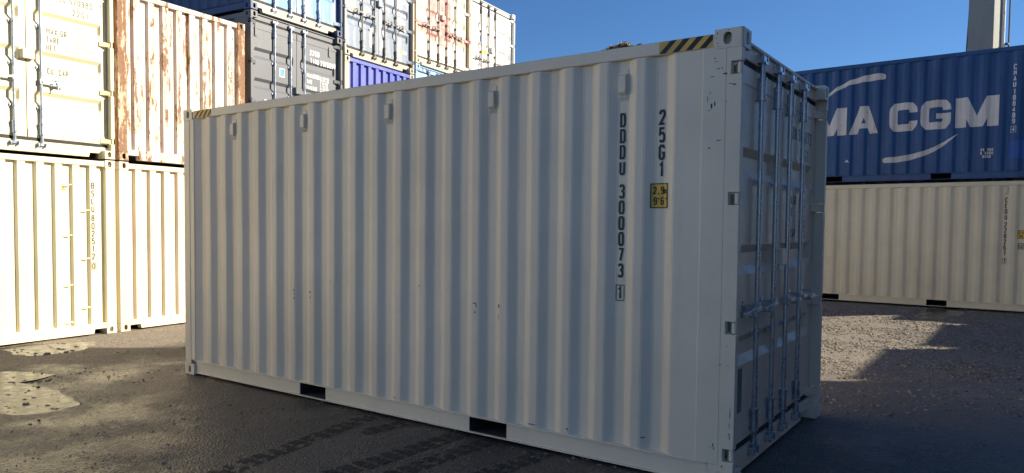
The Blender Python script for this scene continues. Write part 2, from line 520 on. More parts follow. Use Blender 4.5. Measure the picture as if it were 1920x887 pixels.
def clip(poly, axis_val, keep_less, ax=0):
    out = []
    n = len(poly)
    for i in range(n):
        a, b = poly[i], poly[(i + 1) % n]
        ina = (a[ax] <= axis_val) == keep_less or a[ax] == axis_val
        inb = (b[ax] <= axis_val) == keep_less or b[ax] == axis_val
        if ina: out.append(a)
        if ina != inb:
            t = (axis_val - a[ax]) / (b[ax] - a[ax])
            out.append((a[0] + t * (b[0] - a[0]), a[1] + t * (b[1] - a[1])))
    return out
def decal(name, polys, fn, mat, parent, folds=(), seed=0.0):
    """flat print laid on a folded sheet: polygons are cut at the fold lines, then mapped by fn(u, v, layer)"""
    mb = MB()
    for q, layer in polys:
        parts = [q]
        us = [a for a, b in q]
        for F in folds:
            if min(us) < F < max(us):
                nxt = []
                for p in parts:
                    for k in (True, False):
                        c = clip(p, F, k)
                        if len(c) >= 3: nxt.append(c)
                parts = nxt
        for p in parts:
            mb.add([fn(a, b, layer) for a, b in p], [tuple(range(len(p)))])
    return put(name, mb.mesh(name, fixn=False), mat, parent, seed)

# ------------------------------------------------------------------ container geometry
W, L = 2.438, 6.058
H86, H96 = 2.591, 2.896
REC0, RPITCH, RN = 0.539, 0.2738, 20        # recess centres along a side wall
OUTX, DEPX, FLAT, SLOPE = 0.012, 0.036, 0.035, 0.068
SIDE_FOLDS = []
for k in range(RN):
    c = REC0 + RPITCH * k
    SIDE_FOLDS += [c - FLAT - SLOPE, c - FLAT, c + FLAT, c + FLAT + SLOPE]
def side_bow(y, z):
    """slight bowing and ripple of the pressed sheet"""
    e = min(1.0, max(0.0, (z - 0.16) / 0.35)) * min(1.0, max(0.0, (2.75 - z) / 0.35))
    return e * (0.0048 * noise.noise((y * 0.85, z * 0.8, 3.0)) + 0.0016 * noise.noise((y * 3.1, z * 1.7, 9.0)))
def side_x(y):
    k = round((y - REC0) / RPITCH)
    if k < 0 or k >= RN:
        return OUTX
    d = abs(y - (REC0 + RPITCH * k))
    if d <= FLAT: return OUTX + DEPX
    if d >= FLAT + SLOPE: return OUTX
    return OUTX + DEPX * (1 - (d - FLAT) / SLOPE)
POCKETS = ((1.742, 2.102), (3.792, 4.152))
# front (blind) end wall: steep deep ribs
FY, FDEP, FIN, FSL = 0.022, 0.045, 0.11, 0.020
FX0, FX1, FN = 0.158, 2.280, 8
FP = (FX1 - FX0 - FIN) / FN
FRONT_PTS = []
for k in range(FN + 1):
    a = FX0 + FP * k
    if k > 0: FRONT_PTS.append((a - FSL, 0.0))
    FRONT_PTS.append((a, 1.0)); FRONT_PTS.append((a + FIN, 1.0))
    if k < FN: FRONT_PTS.append((a + FIN + FSL, 0.0))
FRONT_FOLDS = [p[0] for p in FRONT_PTS]
def front_y(x):
    if x <= FX0 or x >= FX1: return FY
    for (a, va), (b, vb) in zip(FRONT_PTS, FRONT_PTS[1:]):
        if a <= x <= b:
            return FY + FDEP * (va + (vb - va) * (x - a) / max(b - a, 1e-6))
    return FY

def m_casting(mx, my, top, H):
    mb = MB()
    r = 0.016; X, Y, Z = 0.162, 0.178, 0.118
    z0 = H - Z if top else 0.0
    def T(x, y, z):
        return (W - x if mx else x, L - y if my else y, z0 + z)
    def holed(u0, u1, hu, hv, a, b, fn, depth, n=6):
        """plate with an upright slot, plus the slot's throat"""
        ring = []
        for k in range(2 * n + 2):
            if k <= n:
                t = math.pi * k / n
                ring.append((hu + a * math.cos(t), hv + (b - a) + a * math.sin(t)))
            else:
                t = math.pi + math.pi * (k - n - 1) / n
                ring.append((hu + a * math.cos(t), hv - (b - a) + a * math.sin(t)))
        bm = bmesh.new()
        ov = [bm.verts.new((u, v, 0)) for u, v in ((u0, 0), (u1, 0), (u1, Z), (u0, Z))]
        iv = [bm.verts.new((u, v, 0)) for u, v in ring]
        es = [bm.edges.new((ov[i], ov[(i + 1) % 4])) for i in range(4)] + [bm.edges.new((iv[i], iv[(i + 1) % len(iv)])) for i in range(len(iv))]
        bmesh.ops.triangle_fill(bm, use_beauty=True, edges=es)
        bm.verts.index_update()
        vs = [tuple(v.co) for v in bm.verts]; fs = [tuple(v.index for v in f.verts) for f in bm.faces]
        bm.free()
        mb.add([fn(u, v, 0) for u, v, _ in vs], fs)
        m = len(ring)
        mb.add([fn(u, v, 0) for u, v in ring] + [fn(u, v, depth) for u, v in ring], [(i, (i + 1) % m, m + (i + 1) % m, m + i) for i in range(m)])
    holed(r, Y, 0.098, 0.060, 0.0255, 0.0395, lambda u, v, d: T(d, u, v), 0.028)
    holed(r, X, 0.090, 0.060, 0.029, 0.043, lambda u, v, d: T(u, d, v), 0.028)
    arc = [(r - r * math.cos(t), r - r * math.sin(t)) for t in [math.pi / 2 * k / 4 for k in range(5)]]
    mb.add([T(x, y, 0) for x, y in arc] + [T(x, y, Z) for x, y in arc], [(i, i + 1, 6 + i, 5 + i) for i in range(4)])
    out = arc[::-1] + [(0, Y), (X, Y), (X, 0)]
    out = [(x, y) for x, y in ([(0, Y)] + arc + [(X, 0), (X, Y)])]
    for zz in (0, Z):
        mb.add([T(x, y, zz) for x, y in out], [tuple(range(len(out)))])
    mb.add([T(X, 0, 0), T(X, Y, 0), T(X, Y, Z), T(X, 0, Z)], [(0, 1, 2, 3)])
    mb.add([T(0, Y, 0), T(X, Y, 0), T(X, Y, Z), T(0, Y, Z)], [(0, 1, 2, 3)])
    return mb.mesh('corner_casting', fixn=True)

def hinge_z(H):
    return [0.228 + (H - 0.243 - 0.228) * k / 3 for k in range(4)] if H > 2.8 else [0.26 + 0.715 * k for k in range(4)]
def m_door_post(mx, H):
    mb = MB()
    X = lambda x: W - x if mx else x
    zs = hinge_z(H)
    poly = [(0.10, 0.118), (0.10, H - 0.118), (0.004, H - 0.118)]
    for z in reversed(zs):
        if z + 0.045 > H - 0.13: continue
        poly += [(0.004, z + 0.040), (0.072, z + 0.040), (0.072, z - 0.040), (0.004, z - 0.040)]
    poly += [(0.004, 0.118)]
    mb.prism(poly, lambda a, b, d: (X(d), a, b), 0.004, 0.058)
    mb.box(X(0.0045), X(0.020), 0.1005, 0.250, 0.1585, H - 0.106)
    mb.box(X(0.0055), X(0.050), 0.1005, 0.170, 0.118, 0.1585)
    mb.box(X(0.0045), X(0.050), 0.1005, 0.182, H - 0.118, H - 0.1055)
    return mb.mesh('corner_post', bevel=0.003)
def m_front_post(mx, H, atend):
    """post of the blind end; atend True -> at y = L, else at y = 0"""
    mb = MB()
    X = lambda x: W - x if mx else x
    Y = lambda y: L - y if atend else y
    mb.box(X(0.004), X(0.158), Y(0.006), Y(0.12), 0.118, H - 0.118)
    mb.box(X(0.0045), X(0.020), Y(0.1205), Y(0.205), 0.1585, H - 0.106)
    return mb.mesh('corner_post', bevel=0.008)
def m_top_rail(mx, H):
    mb = MB()
    X = lambda x: W - x if mx else x
    mb.box(X(0.007), X(0.067), 0.178, L - 0.178, H - 0.105, H - 0.020)
    return mb.mesh('top_side_rail', bevel=0.006)
def m_bottom_rail(mx):
    mb = MB()
    X = lambda x: W - x if mx else x
    y0, y1 = 0.18, L - 0.18
    mb.box(X(0.007), X(0.060), y0, y1, 0.149, 0.1585)
    mb.box(X(0.012), X(0.040), y0, y1, 0.020, 0.029)
    cuts = [y0] + [p for pr in POCKETS for p in pr] + [y1]
    for a, b in zip(cuts[::2], cuts[1::2]):
        mb.box(X(0.030), X(0.036), a, b, 0.029, 0.149)
    return mb.mesh('bottom_side_rail', bevel=0.0015)
def m_pocket(k):
    mb = MB()
    a, b = POCKETS[k]
    x0, x1 = 0.0365, W - 0.0365
    z0, z1 = 0.0295, 0.1485
    mb.add([(x0, a, z0), (x1, a, z0), (x1, a, z1), (x0, a, z1)], [(0, 1, 2, 3)])
    mb.add([(x0, b, z0), (x1, b, z0), (x1, b, z1), (x0, b, z1)], [(0, 1, 2, 3)])
    mb.add([(x0, a, z1), (x1, a, z1), (x1, b, z1), (x0, b, z1)], [(0, 1, 2, 3)])
    mb.add([(x0, a, z0), (x1, a, z0), (x1, b, z0), (x0, b, z0)], [(0, 1, 2, 3)])
    return mb.mesh('fork_pocket', fixn=False)
def m_side(mx, H, y0=0.251, y1=L - 0.206):
    ys = [y0] + [f for f in SIDE_FOLDS if y0 + 0.01 < f < y1 - 0.01] + [y1]
    nz = 14
    zs = [0.159 + (H - 0.106 - 0.159) * k / nz for k in range(nz + 1)]
    vs = []
    for j, z in enumerate(zs):
        for y in ys:
            x = side_x(y)
            if 0 < j < nz:
                x += side_bow(y, z)
            vs.append((W - x if mx else x, y, z))
    n = len(ys)
    fs = [(j * n + i, j * n + i + 1, (j + 1) * n + i + 1, (j + 1) * n + i) for j in range(nz) for i in range(n - 1)]
    bm = bmesh.new()
    vv = [bm.verts.new(a) for a in vs]
    for q in fs: bm.faces.new([vv[i] for i in q])
    bmesh.ops.recalc_face_normals(bm, faces=bm.faces)
    # soften the folds (pressed sheet has a small bend radius)
    es = [e for e in bm.edges if abs(e.verts[0].co.y - e.verts[1].co.y) < 1e-4 and len(e.link_faces) == 2 and e.calc_face_angle(0) > 0.2]
    bmesh.ops.bevel(bm, geom=es, offset=0.006, segments=2, affect='EDGES', clamp_overlap=True)
    me = bpy.data.meshes.new('side_panel'); bm.to_mesh(me); bm.free()
    me.materials.append(None)
    return me
def m_roof(H):
    mb = MB()
    n = 28
    for k in range(n):
        a = 0.1 + (L - 0.2) * k / n; b = 0.1 + (L - 0.2) * (k + 1) / n
        z = H - 0.030 + (0.012 if k % 2 else 0)
        mb.box(0.0675, W - 0.0675, a, b, z - 0.02, z)
    return mb.mesh('roof')
def m_floor():
    mb = MB()
    mb.box(0.061, W - 0.061, 0.14, L - 0.14, 0.150, 0.18)
    for k in range(15):
        y = 0.42 + k * 0.37
        if any(a - 0.06 < y < b + 0.06 for a, b in POCKETS): continue
        mb.box(0.062, W - 0.062, y, y + 0.04, 0.035, 0.1495)
    return mb.mesh('underframe')
def m_front_panel(H, atend, wob=0.0012):
    Y = lambda y: L - y if atend else y
    pts = [(FX0 - 0.001, 0.0)] + [(a, v) for a, v in FRONT_PTS] + [(FX1 + 0.001, 0.0)]
    nz = 8
    zs = [0.165 + (H - 0.095 - 0.165) * k / nz for k in range(nz + 1)]
    mb = MB(); vs = []
    for j, z in enumerate(zs):
        for a, v in pts:
            y = FY + FDEP * v + (wob * noise.noise(Vector((a * 2.5, z * 2.0, 4.0))) if 0 < j < nz else 0)
            vs.append((a, Y(y), z))
    n = len(pts)
    mb.add(vs, [(j * n + i, j * n + i + 1, (j + 1) * n + i + 1, (j + 1) * n + i) for j in range(nz) for i in range(n - 1)])
    return mb.mesh('end_panel')
def m_front_rail(H, atend, which):
    mb = MB()
    Y = lambda y: L - y if atend else y
    if which == 'top':
        mb.box(0.1625, W - 0.1625, Y(0.010), Y(0.12), H - 0.096, H - 0.020)
    else:
        poly = [(0.1625, 0.0785), (0.1625, 0.166), (W - 0.1625, 0.166), (W - 0.1625, 0.0785), (W - 0.165, 0.0785), (W - 0.18, 0.085), (W - 0.345, 0.085), (W - 0.36, 0.02),
                (0.36, 0.02), (0.345, 0.085), (0.18, 0.085), (0.165, 0.0785)]
        mb.prism(poly, lambda a, b, d: (a, Y(d), b), 0.010, 0.11)
    return mb.mesh('end_rail', bevel=0.003)
# ---- door end
def m_header(H):
    mb = MB()
    mb.box(0.060, W - 0.060, 0.082, 0.16, H - 0.128, H - 0.016)
    mb.box(0.1625, W - 0.1625, 0.060, 0.0815, H - 0.036, H - 0.016)
    return mb.mesh('door_header', bevel=0.003)
def m_sill():
    mb = MB()
    poly = [(0.059, 0.120), (0.059, 0.165), (W - 0.059, 0.165), (W - 0.059, 0.120), (W - 0.164, 0.120), (W - 0.164, 0.078), (W - 0.345, 0.078), (W - 0.358, 0.015), (0.358, 0.015), (0.345, 0.078), (0.164, 0.078), (0.164, 0.120)]
    mb.prism(poly, lambda a, b, d: (a, d, b), 0.082, 0.16)
    return mb.mesh('door_sill', bevel=0.003)
DZ0 = 0.212
def door_top(H): return H - 0.165
def grooves(H):
    return [(0.84, 0.10), (1.45, 0.10), (2.10, 0.10)] if H > 2.8 else [(0.76, 0.10), (1.32, 0.10), (1.87, 0.10)]
DOORY, GD = 0.092, 0.036
def m_door(H, side):
    x0, x1 = (0.066, 1.213) if side == 0 else (1.225, 2.372)
    z0, z1 = DZ0, door_top(H)
    xs = [x0, x0 + 0.085, x0 + 0.115, x1 - 0.115, x1 - 0.085, x1]
    mask = [0, 0, 1, 1, 0, 0]
    zs = [(z0, 0), (z0 + 0.10, 0)]
    for c, hh in grooves(H):
        zs += [(c - hh, 0), (c - hh + 0.055, 1), (c + hh - 0.055, 1), (c + hh, 0)]
    zs += [(z1 - 0.10, 0), (z1, 0)]
    mb = MB(); vs = []
    for z, g in zs:
        for x, m in zip(xs, mask):
            vs.append((x, DOORY + GD * g * m, z))
    n = len(xs); nz = len(zs)
    fs = [(j * n + i, j * n + i + 1, (j + 1) * n + i + 1, (j + 1) * n + i) for j in range(nz - 1) for i in range(n - 1)]
    mb.add(vs, fs)
    # edge returns
    Yb = DOORY + 0.05
    for a, b in (((x0, z0), (x1, z0)), ((x1, z0), (x1, z1)), ((x1, z1), (x0, z1)), ((x0, z1), (x0, z0))):
        mb.add([(a[0], DOORY, a[1]), (b[0], DOORY, b[1]), (b[0], Yb, b[1]), (a[0], Yb, a[1])], [(0, 1, 2, 3)])
    return mb.mesh('door', fixn=True)
def m_doorframe(H, side, w):
    """raised hollow-section frame lines of a door leaf: thin ledge under header level"""
    x0, x1 = (0.066, 1.213) if side == 0 else (1.225, 2.372)
    mb = MB()
    z1 = door_top(H)
    if w: mb.box(x0 + 0.004, x1 - 0.004, DOORY - 0.006, DOORY - 0.0015, z1 - 0.12, z1 - 0.004)
    else: mb.box(x0 + 0.004, x1 - 0.004, DOORY - 0.006, DOORY - 0.0015, DZ0 + 0.004, DZ0 + 0.11)
    return mb.mesh('frame_rail', bevel=0.0015)
def m_gasket(H, side):
    x0, x1 = (0.0605, 1.2185) if side == 0 else (1.2195, 2.3775)
    mb = MB()
    z0, z1 = 0.1655, H - 0.1285
    xa, xb = (0.066, 1.213) if side == 0 else (1.225, 2.372)
    y0, y1 = DOORY + 0.006, DOORY + 0.06
    mb.box(x0, x1, y0, y1, z0, DZ0 - 0.001)
    mb.box(x0, x1, y0, y1, door_top(H) + 0.001, z1)
    mb.box(x0, xa - 0.0005, y0, y1, DZ0 - 0.001, door_top(H) + 0.001)
    mb.box(xb + 0.0005, x1, y0, y1, DZ0 - 0.001, door_top(H) + 0.001)
    mb.box(x0, x1, DOORY + 0.085, DOORY + 0.09, z0, z1)
    return mb.mesh('gasket')
BARX = (0.629, 1.039, 1.399, 1.809)
BARY, BARR = 0.060, 0.0175
def m_bar(H, k):
    mb = MB(); x = BARX[k]
    mb.cyl((x, BARY, 0.105), (x, BARY, H - 0.075), BARR, 14)
    for za, zb in ((0.255, 0.405), (H - 0.36, H - 0.21)):
        mb.cyl((x, BARY, za), (x, BARY, zb), 0.0275, 14)
        mb.box(x - 0.036, x + 0.036, BARY + 0.020, DOORY - 0.0005, za + 0.004, zb - 0.004)
        for z in (za + 0.002, zb - 0.002):
            mb.cyl((x, BARY, z - 0.006), (x, BARY, z + 0.006), 0.0315, 14)
    # cams at both ends
    for z, s in ((0.115, 1), (H - 0.085, -1)):
        mb.box(x - 0.030, x + 0.016, BARY - 0.022, BARY + 0.014, z - 0.010, z + 0.020)
        mb.box(x - 0.014, x + 0.030, BARY - 0.026, BARY - 0.004, z + s * 0.022 - 0.008, z + s * 0.022 + 0.010)
        mb.cyl((x, BARY, z + s * 0.045), (x, BARY, z + s * 0.085), 0.023, 10)
    return mb.mesh('locking_bar', smooth=True)
def bracket_z(H):
    return (0.93, 1.98) if H > 2.8 else (0.62, 1.18, 1.74)
def m_bracket(H, k, j):
    mb = MB(); x = BARX[k]; z = bracket_z(H)[j]
    mb.cyl((x, BARY, z - 0.018), (x, BARY, z + 0.018), 0.024, 12)
    mb.box(x - 0.052, x + 0.052, DOORY - 0.012, DOORY - 0.0005, z - 0.020, z + 0.020)
    mb.box(x - 0.022, x + 0.022, BARY + 0.01, DOORY - 0.010, z - 0.018, z + 0.018)
    for s in (-1, 1):
        mb.cyl((x + s * 0.041, DOORY - 0.020, z), (x + s * 0.041, DOORY - 0.010, z), 0.009, 8)
    return mb.mesh('bar_bracket', smooth=True)
def handle_z(H): return 1.11 if H > 2.8 else 0.99
def m_handle(H, k):
    mb = MB(); x = BARX[k]; z = handle_z(H) + (0.06 if k in (1, 2) else 0.0) * 0
    s = -1 if k < 2 else 1
    ln = 0.40 if k in (0, 3) else 0.33
    mb.box(x - 0.022, x + 0.022, BARY - 0.024, BARY + 0.020, z - 0.034, z + 0.034)
    mb.cyl((x, BARY - 0.034, z), (x, BARY - 0.020, z), 0.012, 8)
    # lever: inner straight, slightly dropped outer grip
    P = [(0.0, 0.0, 0.030), (0.16, 0.000, 0.034), (0.20, -0.012, 0.034), (ln, -0.016, 0.028)]
    for (a, za, wa), (b, zb, wb) in zip(P, P[1:]):
        y0, y1 = BARY - 0.040, BARY - 0.027
        vs = []
        for (t, zz, w) in ((a, za, wa), (b, zb, wb)):
            for y in (y0, y1):
                vs += [(x + s * t, y, z + zz - w / 2), (x + s * t, y, z + zz + w / 2)]
        mb.add(vs, [(0, 1, 3, 2), (4, 6, 7, 5), (0, 4, 5, 1), (2, 3, 7, 6), (1, 5, 7, 3), (0, 2, 6, 4)])
    return mb.mesh('handle', smooth=False, bevel=0.002)
def m_catch(H, k):
    """handle retainer with its hanging catch"""
    mb = MB(); x = BARX[k]; z = handle_z(H)
    s = -1 if k < 2 else 1
    c = x + s * 0.205
    mb.box(c - 0.034, c + 0.034, DOORY - 0.010, DOORY - 0.0005, z - 0.055, z + 0.065)
    mb.box(c - 0.016, c + 0.016, BARY - 0.052, DOORY - 0.009, z - 0.045, z - 0.030)
    mb.box(c - 0.016, c + 0.016, BARY - 0.056, BARY - 0.046, z - 0.045, z + 0.012)
    mb.box(c - 0.012, c + 0.012, BARY - 0.050, DOORY - 0.009, z + 0.030, z + 0.042)
    mb.box(c - 0.007, c + 0.007, BARY - 0.060, BARY - 0.053, z - 0.085, z + 0.034)
    return mb.mesh('handle_catch', bevel=0.002)
def m_hinge(H, side, j):
    mb = MB(); z = hinge_z(H)[j]
    X = lambda x: W - x if side else x
    mb.cyl((X(0.030), 0.021, z - 0.036), (X(0.030), 0.021, z + 0.036), 0.0155, 12)
    mb.prism([(0.018, 0.008), (0.10, 0.046), (0.185, 0.078), (0.185, DOORY - 0.0005), (0.110, DOORY - 0.0005), (0.080, 0.066), (0.018, 0.034)], lambda a, b, d: (X(a), b, d), z - 0.034, z + 0.034)
    return mb.mesh('hinge', bevel=0.003)
def m_lockbox(H):
    mb = MB(); z = 1.45 if H > 2.8 else 1.33
    mb.prism([(1.135, 0.092), (1.148, 0.030), (1.305, 0.030), (1.305, 0.040), (1.160, 0.040), (1.150, 0.092)], lambda a, b, d: (a, b, d), z - 0.062, z + 0.062)
    mb.box(1.161, 1.304, 0.0405, 0.0915, z + 0.052, z + 0.061)
    mb.box(1.161, 1.304, 0.0405, 0.0915, z - 0.061, z - 0.052)
    return mb.mesh('lock_box', bevel=0.004)
def m_keeper_one(H, top, k):
    mb = MB(); x = BARX[k]
    z = H - 0.088 if top else 0.112
    y1 = 0.0815
    y0 = 0.034
    mb.box(x - 0.056, x - 0.040, y0, y1, z - 0.024, z + 0.030)
    mb.box(x + 0.040, x + 0.056, y0, y1, z - 0.024, z + 0.030)
    mb.box(x - 0.060, x + 0.060, y1 - 0.006, y1 - 0.0005, z - 0.030, z + 0.036)
    return mb.mesh('cam_keeper', bevel=0.002)
def m_vent(yc, z0, z1):
    """cast side vent with a ribbed mouth, sitting in a wall recess"""
    mb = MB()
    b = OUTX + DEPX
    mb.box(b - 0.006, b - 0.0005, yc - 0.038, yc + 0.038, z0, z1)
    mb.prism([(z0 + 0.030, b - 0.006), (z0 + 0.050, b - 0.036), (z1 - 0.050, b - 0.036), (z1 - 0.034, b - 0.006)], lambda a, c, d: (c, d, a), yc - 0.026, yc + 0.026)
    for k in range(5):
        y = yc - 0.022 + 0.011 * k
        mb.box(b - 0.010, b - 0.0062, y - 0.0025, y + 0.0025, z0 + 0.006, z0 + 0.028)
    for z in (z0 + 0.016, z1 - 0.016):
        for s in (-1, 1):
            mb.cyl((b - 0.0105, yc + s * 0.029, z), (b - 0.0062, yc + s * 0.029, z), 0.005, 8)
    return mb.mesh('vent', bevel=0.002)

SEED = [0.0]
def container(label, loc, ang, H, face, body, group=None, posts=None, doors=None, bars=None, sill=None, detail=1, ends=None, barset=(0, 1, 2, 3), name='shipping_container', backdoor=False):
    """face: 'door' or 'front' is what stands at local y = 0; local x runs across, y into depth"""
    SEED[0] += 1.37
    s = SEED[0]
    posts = posts or body; doors = doors or body; bars = bars or GALV; sill = sill or body; ends = ends or body
    r = thing(name, label, 'container', loc, ang, group)
    P = {}
    def part(nm, key, fn, mat, parent=None):
        o = put(nm, cached(key, fn), mat, parent or r, s)
        return o
    for mx in (0, 1):
        for my in (0, 1):
            for tp in (0, 1):
                part('corner_casting', ('cast', mx, my, tp, H), lambda: m_casting(mx, my, tp, H), posts)
        part('top_side_rail', ('trail', mx, H), lambda: m_top_rail(mx, H), body)
        P['brail%d' % mx] = part('bottom_side_rail', ('brail', mx), lambda: m_bottom_rail(mx), body)
        P['side%d' % mx] = part('side_panel', ('side', mx, H), lambda: m_side(mx, H), body)
        part('corner_post', ('fpost', mx, H, 1), lambda: m_front_post(mx, H, True), posts)
        if face == 'door':
            part('corner_post', ('dpost', mx, H), lambda: m_door_post(mx, H), posts)
        else:
            part('corner_post', ('fpost', mx, H, 0), lambda: m_front_post(mx, H, False), posts)
    part('roof', ('roof', H), lambda: m_roof(H), body)
    part('underframe', ('floor',), m_floor, DARK_FRAME_SHADE)
    for k in (0, 1):
        part('fork_pocket', ('pocket', k), lambda: m_pocket(k), DARK_FRAME_SHADE)  # shade of the pocket interior is put into this dark colour
    for w in ('top', 'bottom'):
        part('end_rail', ('frail', H, 1, w), lambda: m_front_rail(H, True, w), ends)
    part('end_panel', ('fpanel', H, 1), lambda: m_front_panel(H, True), ends)
    if face == 'front':
        for w in ('top', 'bottom'):
            part('end_rail', ('frail', H, 0, w), lambda: m_front_rail(H, False, w), ends)
        P['front'] = part('end_panel', ('fpanel', H, 0), lambda: m_front_panel(H, False), ends)
    else:
        hd = part('door_header', ('hdr', H), lambda: m_header(H), ends if ends is not body else body)
        sl = part('door_sill', ('sill',), m_sill, sill)
        for k in barset:
            part('cam_keeper', ('kp', H, 1, k), lambda: m_keeper_one(H, True, k), bars, hd)
            part('cam_keeper', ('kp', H, 0, k), lambda: m_keeper_one(H, False, k), bars, sl)
        for sd in (0, 1):
            d = part('door', ('door', H, sd), lambda: m_door(H, sd), doors)
            P['door%d' % sd] = d
            part('gasket', ('gsk', H, sd), lambda: m_gasket(H, sd), RUBBER, d)
            for w in (0, 1): part('frame_rail', ('dfr', H, sd, w), lambda: m_doorframe(H, sd, w), doors, d)
            for j in range(4):
                part('hinge', ('hng', H, sd, j), lambda: m_hinge(H, sd, j), doors, d)
            for k in [b for b in ((0, 1) if sd == 0 else (2, 3)) if b in barset]:
                part('locking_bar', ('bar', H, k), lambda: m_bar(H, k), bars, d)
                for j in range(len(bracket_z(H))):
                    part('bar_bracket', ('brk', H, k, j), lambda: m_bracket(H, k, j), bars, d)
                part('handle', ('hdl', H, k), lambda: m_handle(H, k), bars, d)
                part('handle_catch', ('cat', H, k), lambda: m_catch(H, k), bars, d)
            if sd == 1:
                part('lock_box', ('lbx', H), lambda: m_lockbox(H), doors, d)
    return r, P, s

# decal mappers
def on_side(y0, z0, lift=0.0042):
    return lambda u, v, l: (side_x(y0 - u) + side_bow(y0 - u, z0 + v) - lift - 0.0004 * l, y0 - u, z0 + v)
def on_front(x0, z0, lift=0.0028):
    return lambda u, v, l: (x0 + u, front_y(x0 + u) - lift - 0.0004 * l, z0 + v)
def on_door(x0, z0, lift=0.0016):
    return lambda u, v, l: (x0 + u, DOORY - lift - 0.0004 * l, z0 + v)
def side_text(r, s, txt, yc, ztop, h, mat, w=0.5, sw=0.15, pitch=1.27, box_last=None, seed=0):
    """characters stacked downwards, centred on yc"""
    pol = shift(text_polys(txt, h, w, sw, vertical=True, pitch=pitch), -w * h / 2, -h)
    return decal('lettering', pol, on_side(yc, ztop), mat, r, [yc - f for f in SIDE_FOLDS], seed)

# ------------------------------------------------------------------ ground
PUDDLES = [
    [(-6.12, 9.7), (-6.13, 9.97), (-5.88, 10.16), (-5.59, 10.18), (-5.42, 9.74), (-5.44, 9.41), (-5.64, 9.28), (-5.89, 9.38)],
    [(-5.65, 8.09), (-5.18, 8.14), (-4.79, 8.03), (-4.64, 7.76), (-4.66, 7.57), (-4.71, 7.47), (-4.43, 7.28), (-4.08, 7.04), (-3.76, 6.75), (-3.79, 6.63), (-3.88, 6.53), (-4.01, 6.43), (-4.57, 6.47), (-5.3, 7.2)],
    [(8.05, 13.89), (8.85, 14.63), (9.42, 14.94), (9.37, 14.58), (8.74, 13.77), (8.13, 13.35), (7.92, 13.48)],
]
def poly_sdf(P, x, y):
    """signed distance, negative inside (numpy arrays)"""
    d = np.full_like(x, 1e9); ins = np.zeros(x.shape, bool)
    n = len(P)
    for i in range(n):
        ax, ay = P[i]; bx, by = P[(i + 1) % n]
        ex, ey = bx - ax, by - ay
        t = np.clip(((x - ax) * ex + (y - ay) * ey) / (ex * ex + ey * ey), 0, 1)
        d = np.minimum(d, (x - ax - t * ex) ** 2 + (y - ay - t * ey) ** 2)
        c = ((ay > y) != (by > y)) & (x < ex * (y - ay) / (ey if abs(ey) > 1e-9 else 1e-9) + ax)
        ins ^= c
    d = np.sqrt(d)
    return np.where(ins, -d, d)
def sstep(a, b, x):
    t = np.clip((x - a) / (b - a), 0, 1)
    return t * t * (3 - 2 * t)
def rise(x, y):
    return 0.060 * sstep(9.5, 15.5, 0.62 * x + 0.72 * y - 3.0 * sstep(2, -4, x))
def ground_z(x, y):
    """terrain height for numpy arrays"""
    x = np.asarray(x, float); y = np.asarray(y, float)
    near = (np.abs(x) < 40) & (y > -20) & (y < 60)
    fn = np.zeros_like(x)
    idx = np.nonzero(near.ravel())[0]
    xf = x.ravel(); yf = y.ravel(); ff = fn.ravel()
    for i in idx:
        a, b = xf[i], yf[i]
        ff[i] = (0.010 * noise.noise((a * 0.55, b * 0.55, 0.0)) + 0.006 * noise.noise((a * 2.1, b * 2.1, 5.0)) + 0.0045 * noise.noise((a * 7.0, b * 7.0, 9.0)))
    z = ff.reshape(x.shape) - 0.006
    far = sstep(3.0, 9.0, x) * sstep(7.0, 10.0, y)
    z = z * (1 + 0.9 * far)
    for P in PUDDLES:
        d = poly_sdf(P, x, y)
        z = z - 0.016 * sstep(0.22, -0.12, d)
    return z + rise(x, y)
def axis(lo, hi, step, ends, grow=1.28):
    a = list(np.arange(lo, hi + 1e-6, step))
    s = step; v = hi
    while v < ends[1]:
        s *= grow; v += s; a.append(v)
    s = step; v = lo
    while v > ends[0]:
        s *= grow; v -= s; a.insert(0, v)
    return np.array(a)
gx = axis(-8.0, 12.0, 0.075, (-900, 900)); gy = axis(3.0, 17.0, 0.075, (-900, 900))
GX, GY = np.meshgrid(gx, gy)
GZ = ground_z(GX, GY)
vv = np.stack([GX.ravel(), GY.ravel(), GZ.ravel()], 1)
nx, ny = len(gx), len(gy)
I = (np.arange(ny - 1)[:, None] * nx + np.arange(nx - 1)[None, :]).ravel()
ff = np.stack([I, I + 1, I + 1 + nx, I + nx], 1)
gm = bpy.data.meshes.new('ground')
gm.from_pydata(vv.tolist(), [], ff.tolist())
gm.polygons.foreach_set('use_smooth', [True] * len(gm.polygons))
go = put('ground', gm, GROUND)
go['kind'] = 'structure'
go['label'] = 'damp compacted gravel yard'

# shallow standing water
WLAB = ['bright shallow puddle at the foot of the cream container on the left',
        'large stony puddle mirroring the cream containers at the left edge',
        'puddle before the fork pocket of the sand container on the right']
for P, lab in zip(PUDDLES, WLAB):
    c = np.mean(P, 0)
    big = [tuple(c + (np.array(p) - c) * 1.35 + 0.12 * (np.array(p) - c) / (np.linalg.norm(np.array(p) - c) + 1e-6)) for p in P]
    zr = float(rise(np.array([c[0]]), np.array([c[1]]))[0])
    mb = MB()
    mb.add([(a, b, zr - 0.0125) for a, b in big], [tuple(range(len(big)))])
    o = put('puddle', mb.mesh('puddle', fixn=False), WATER)
    o['kind'] = 'structure'; o['label'] = lab

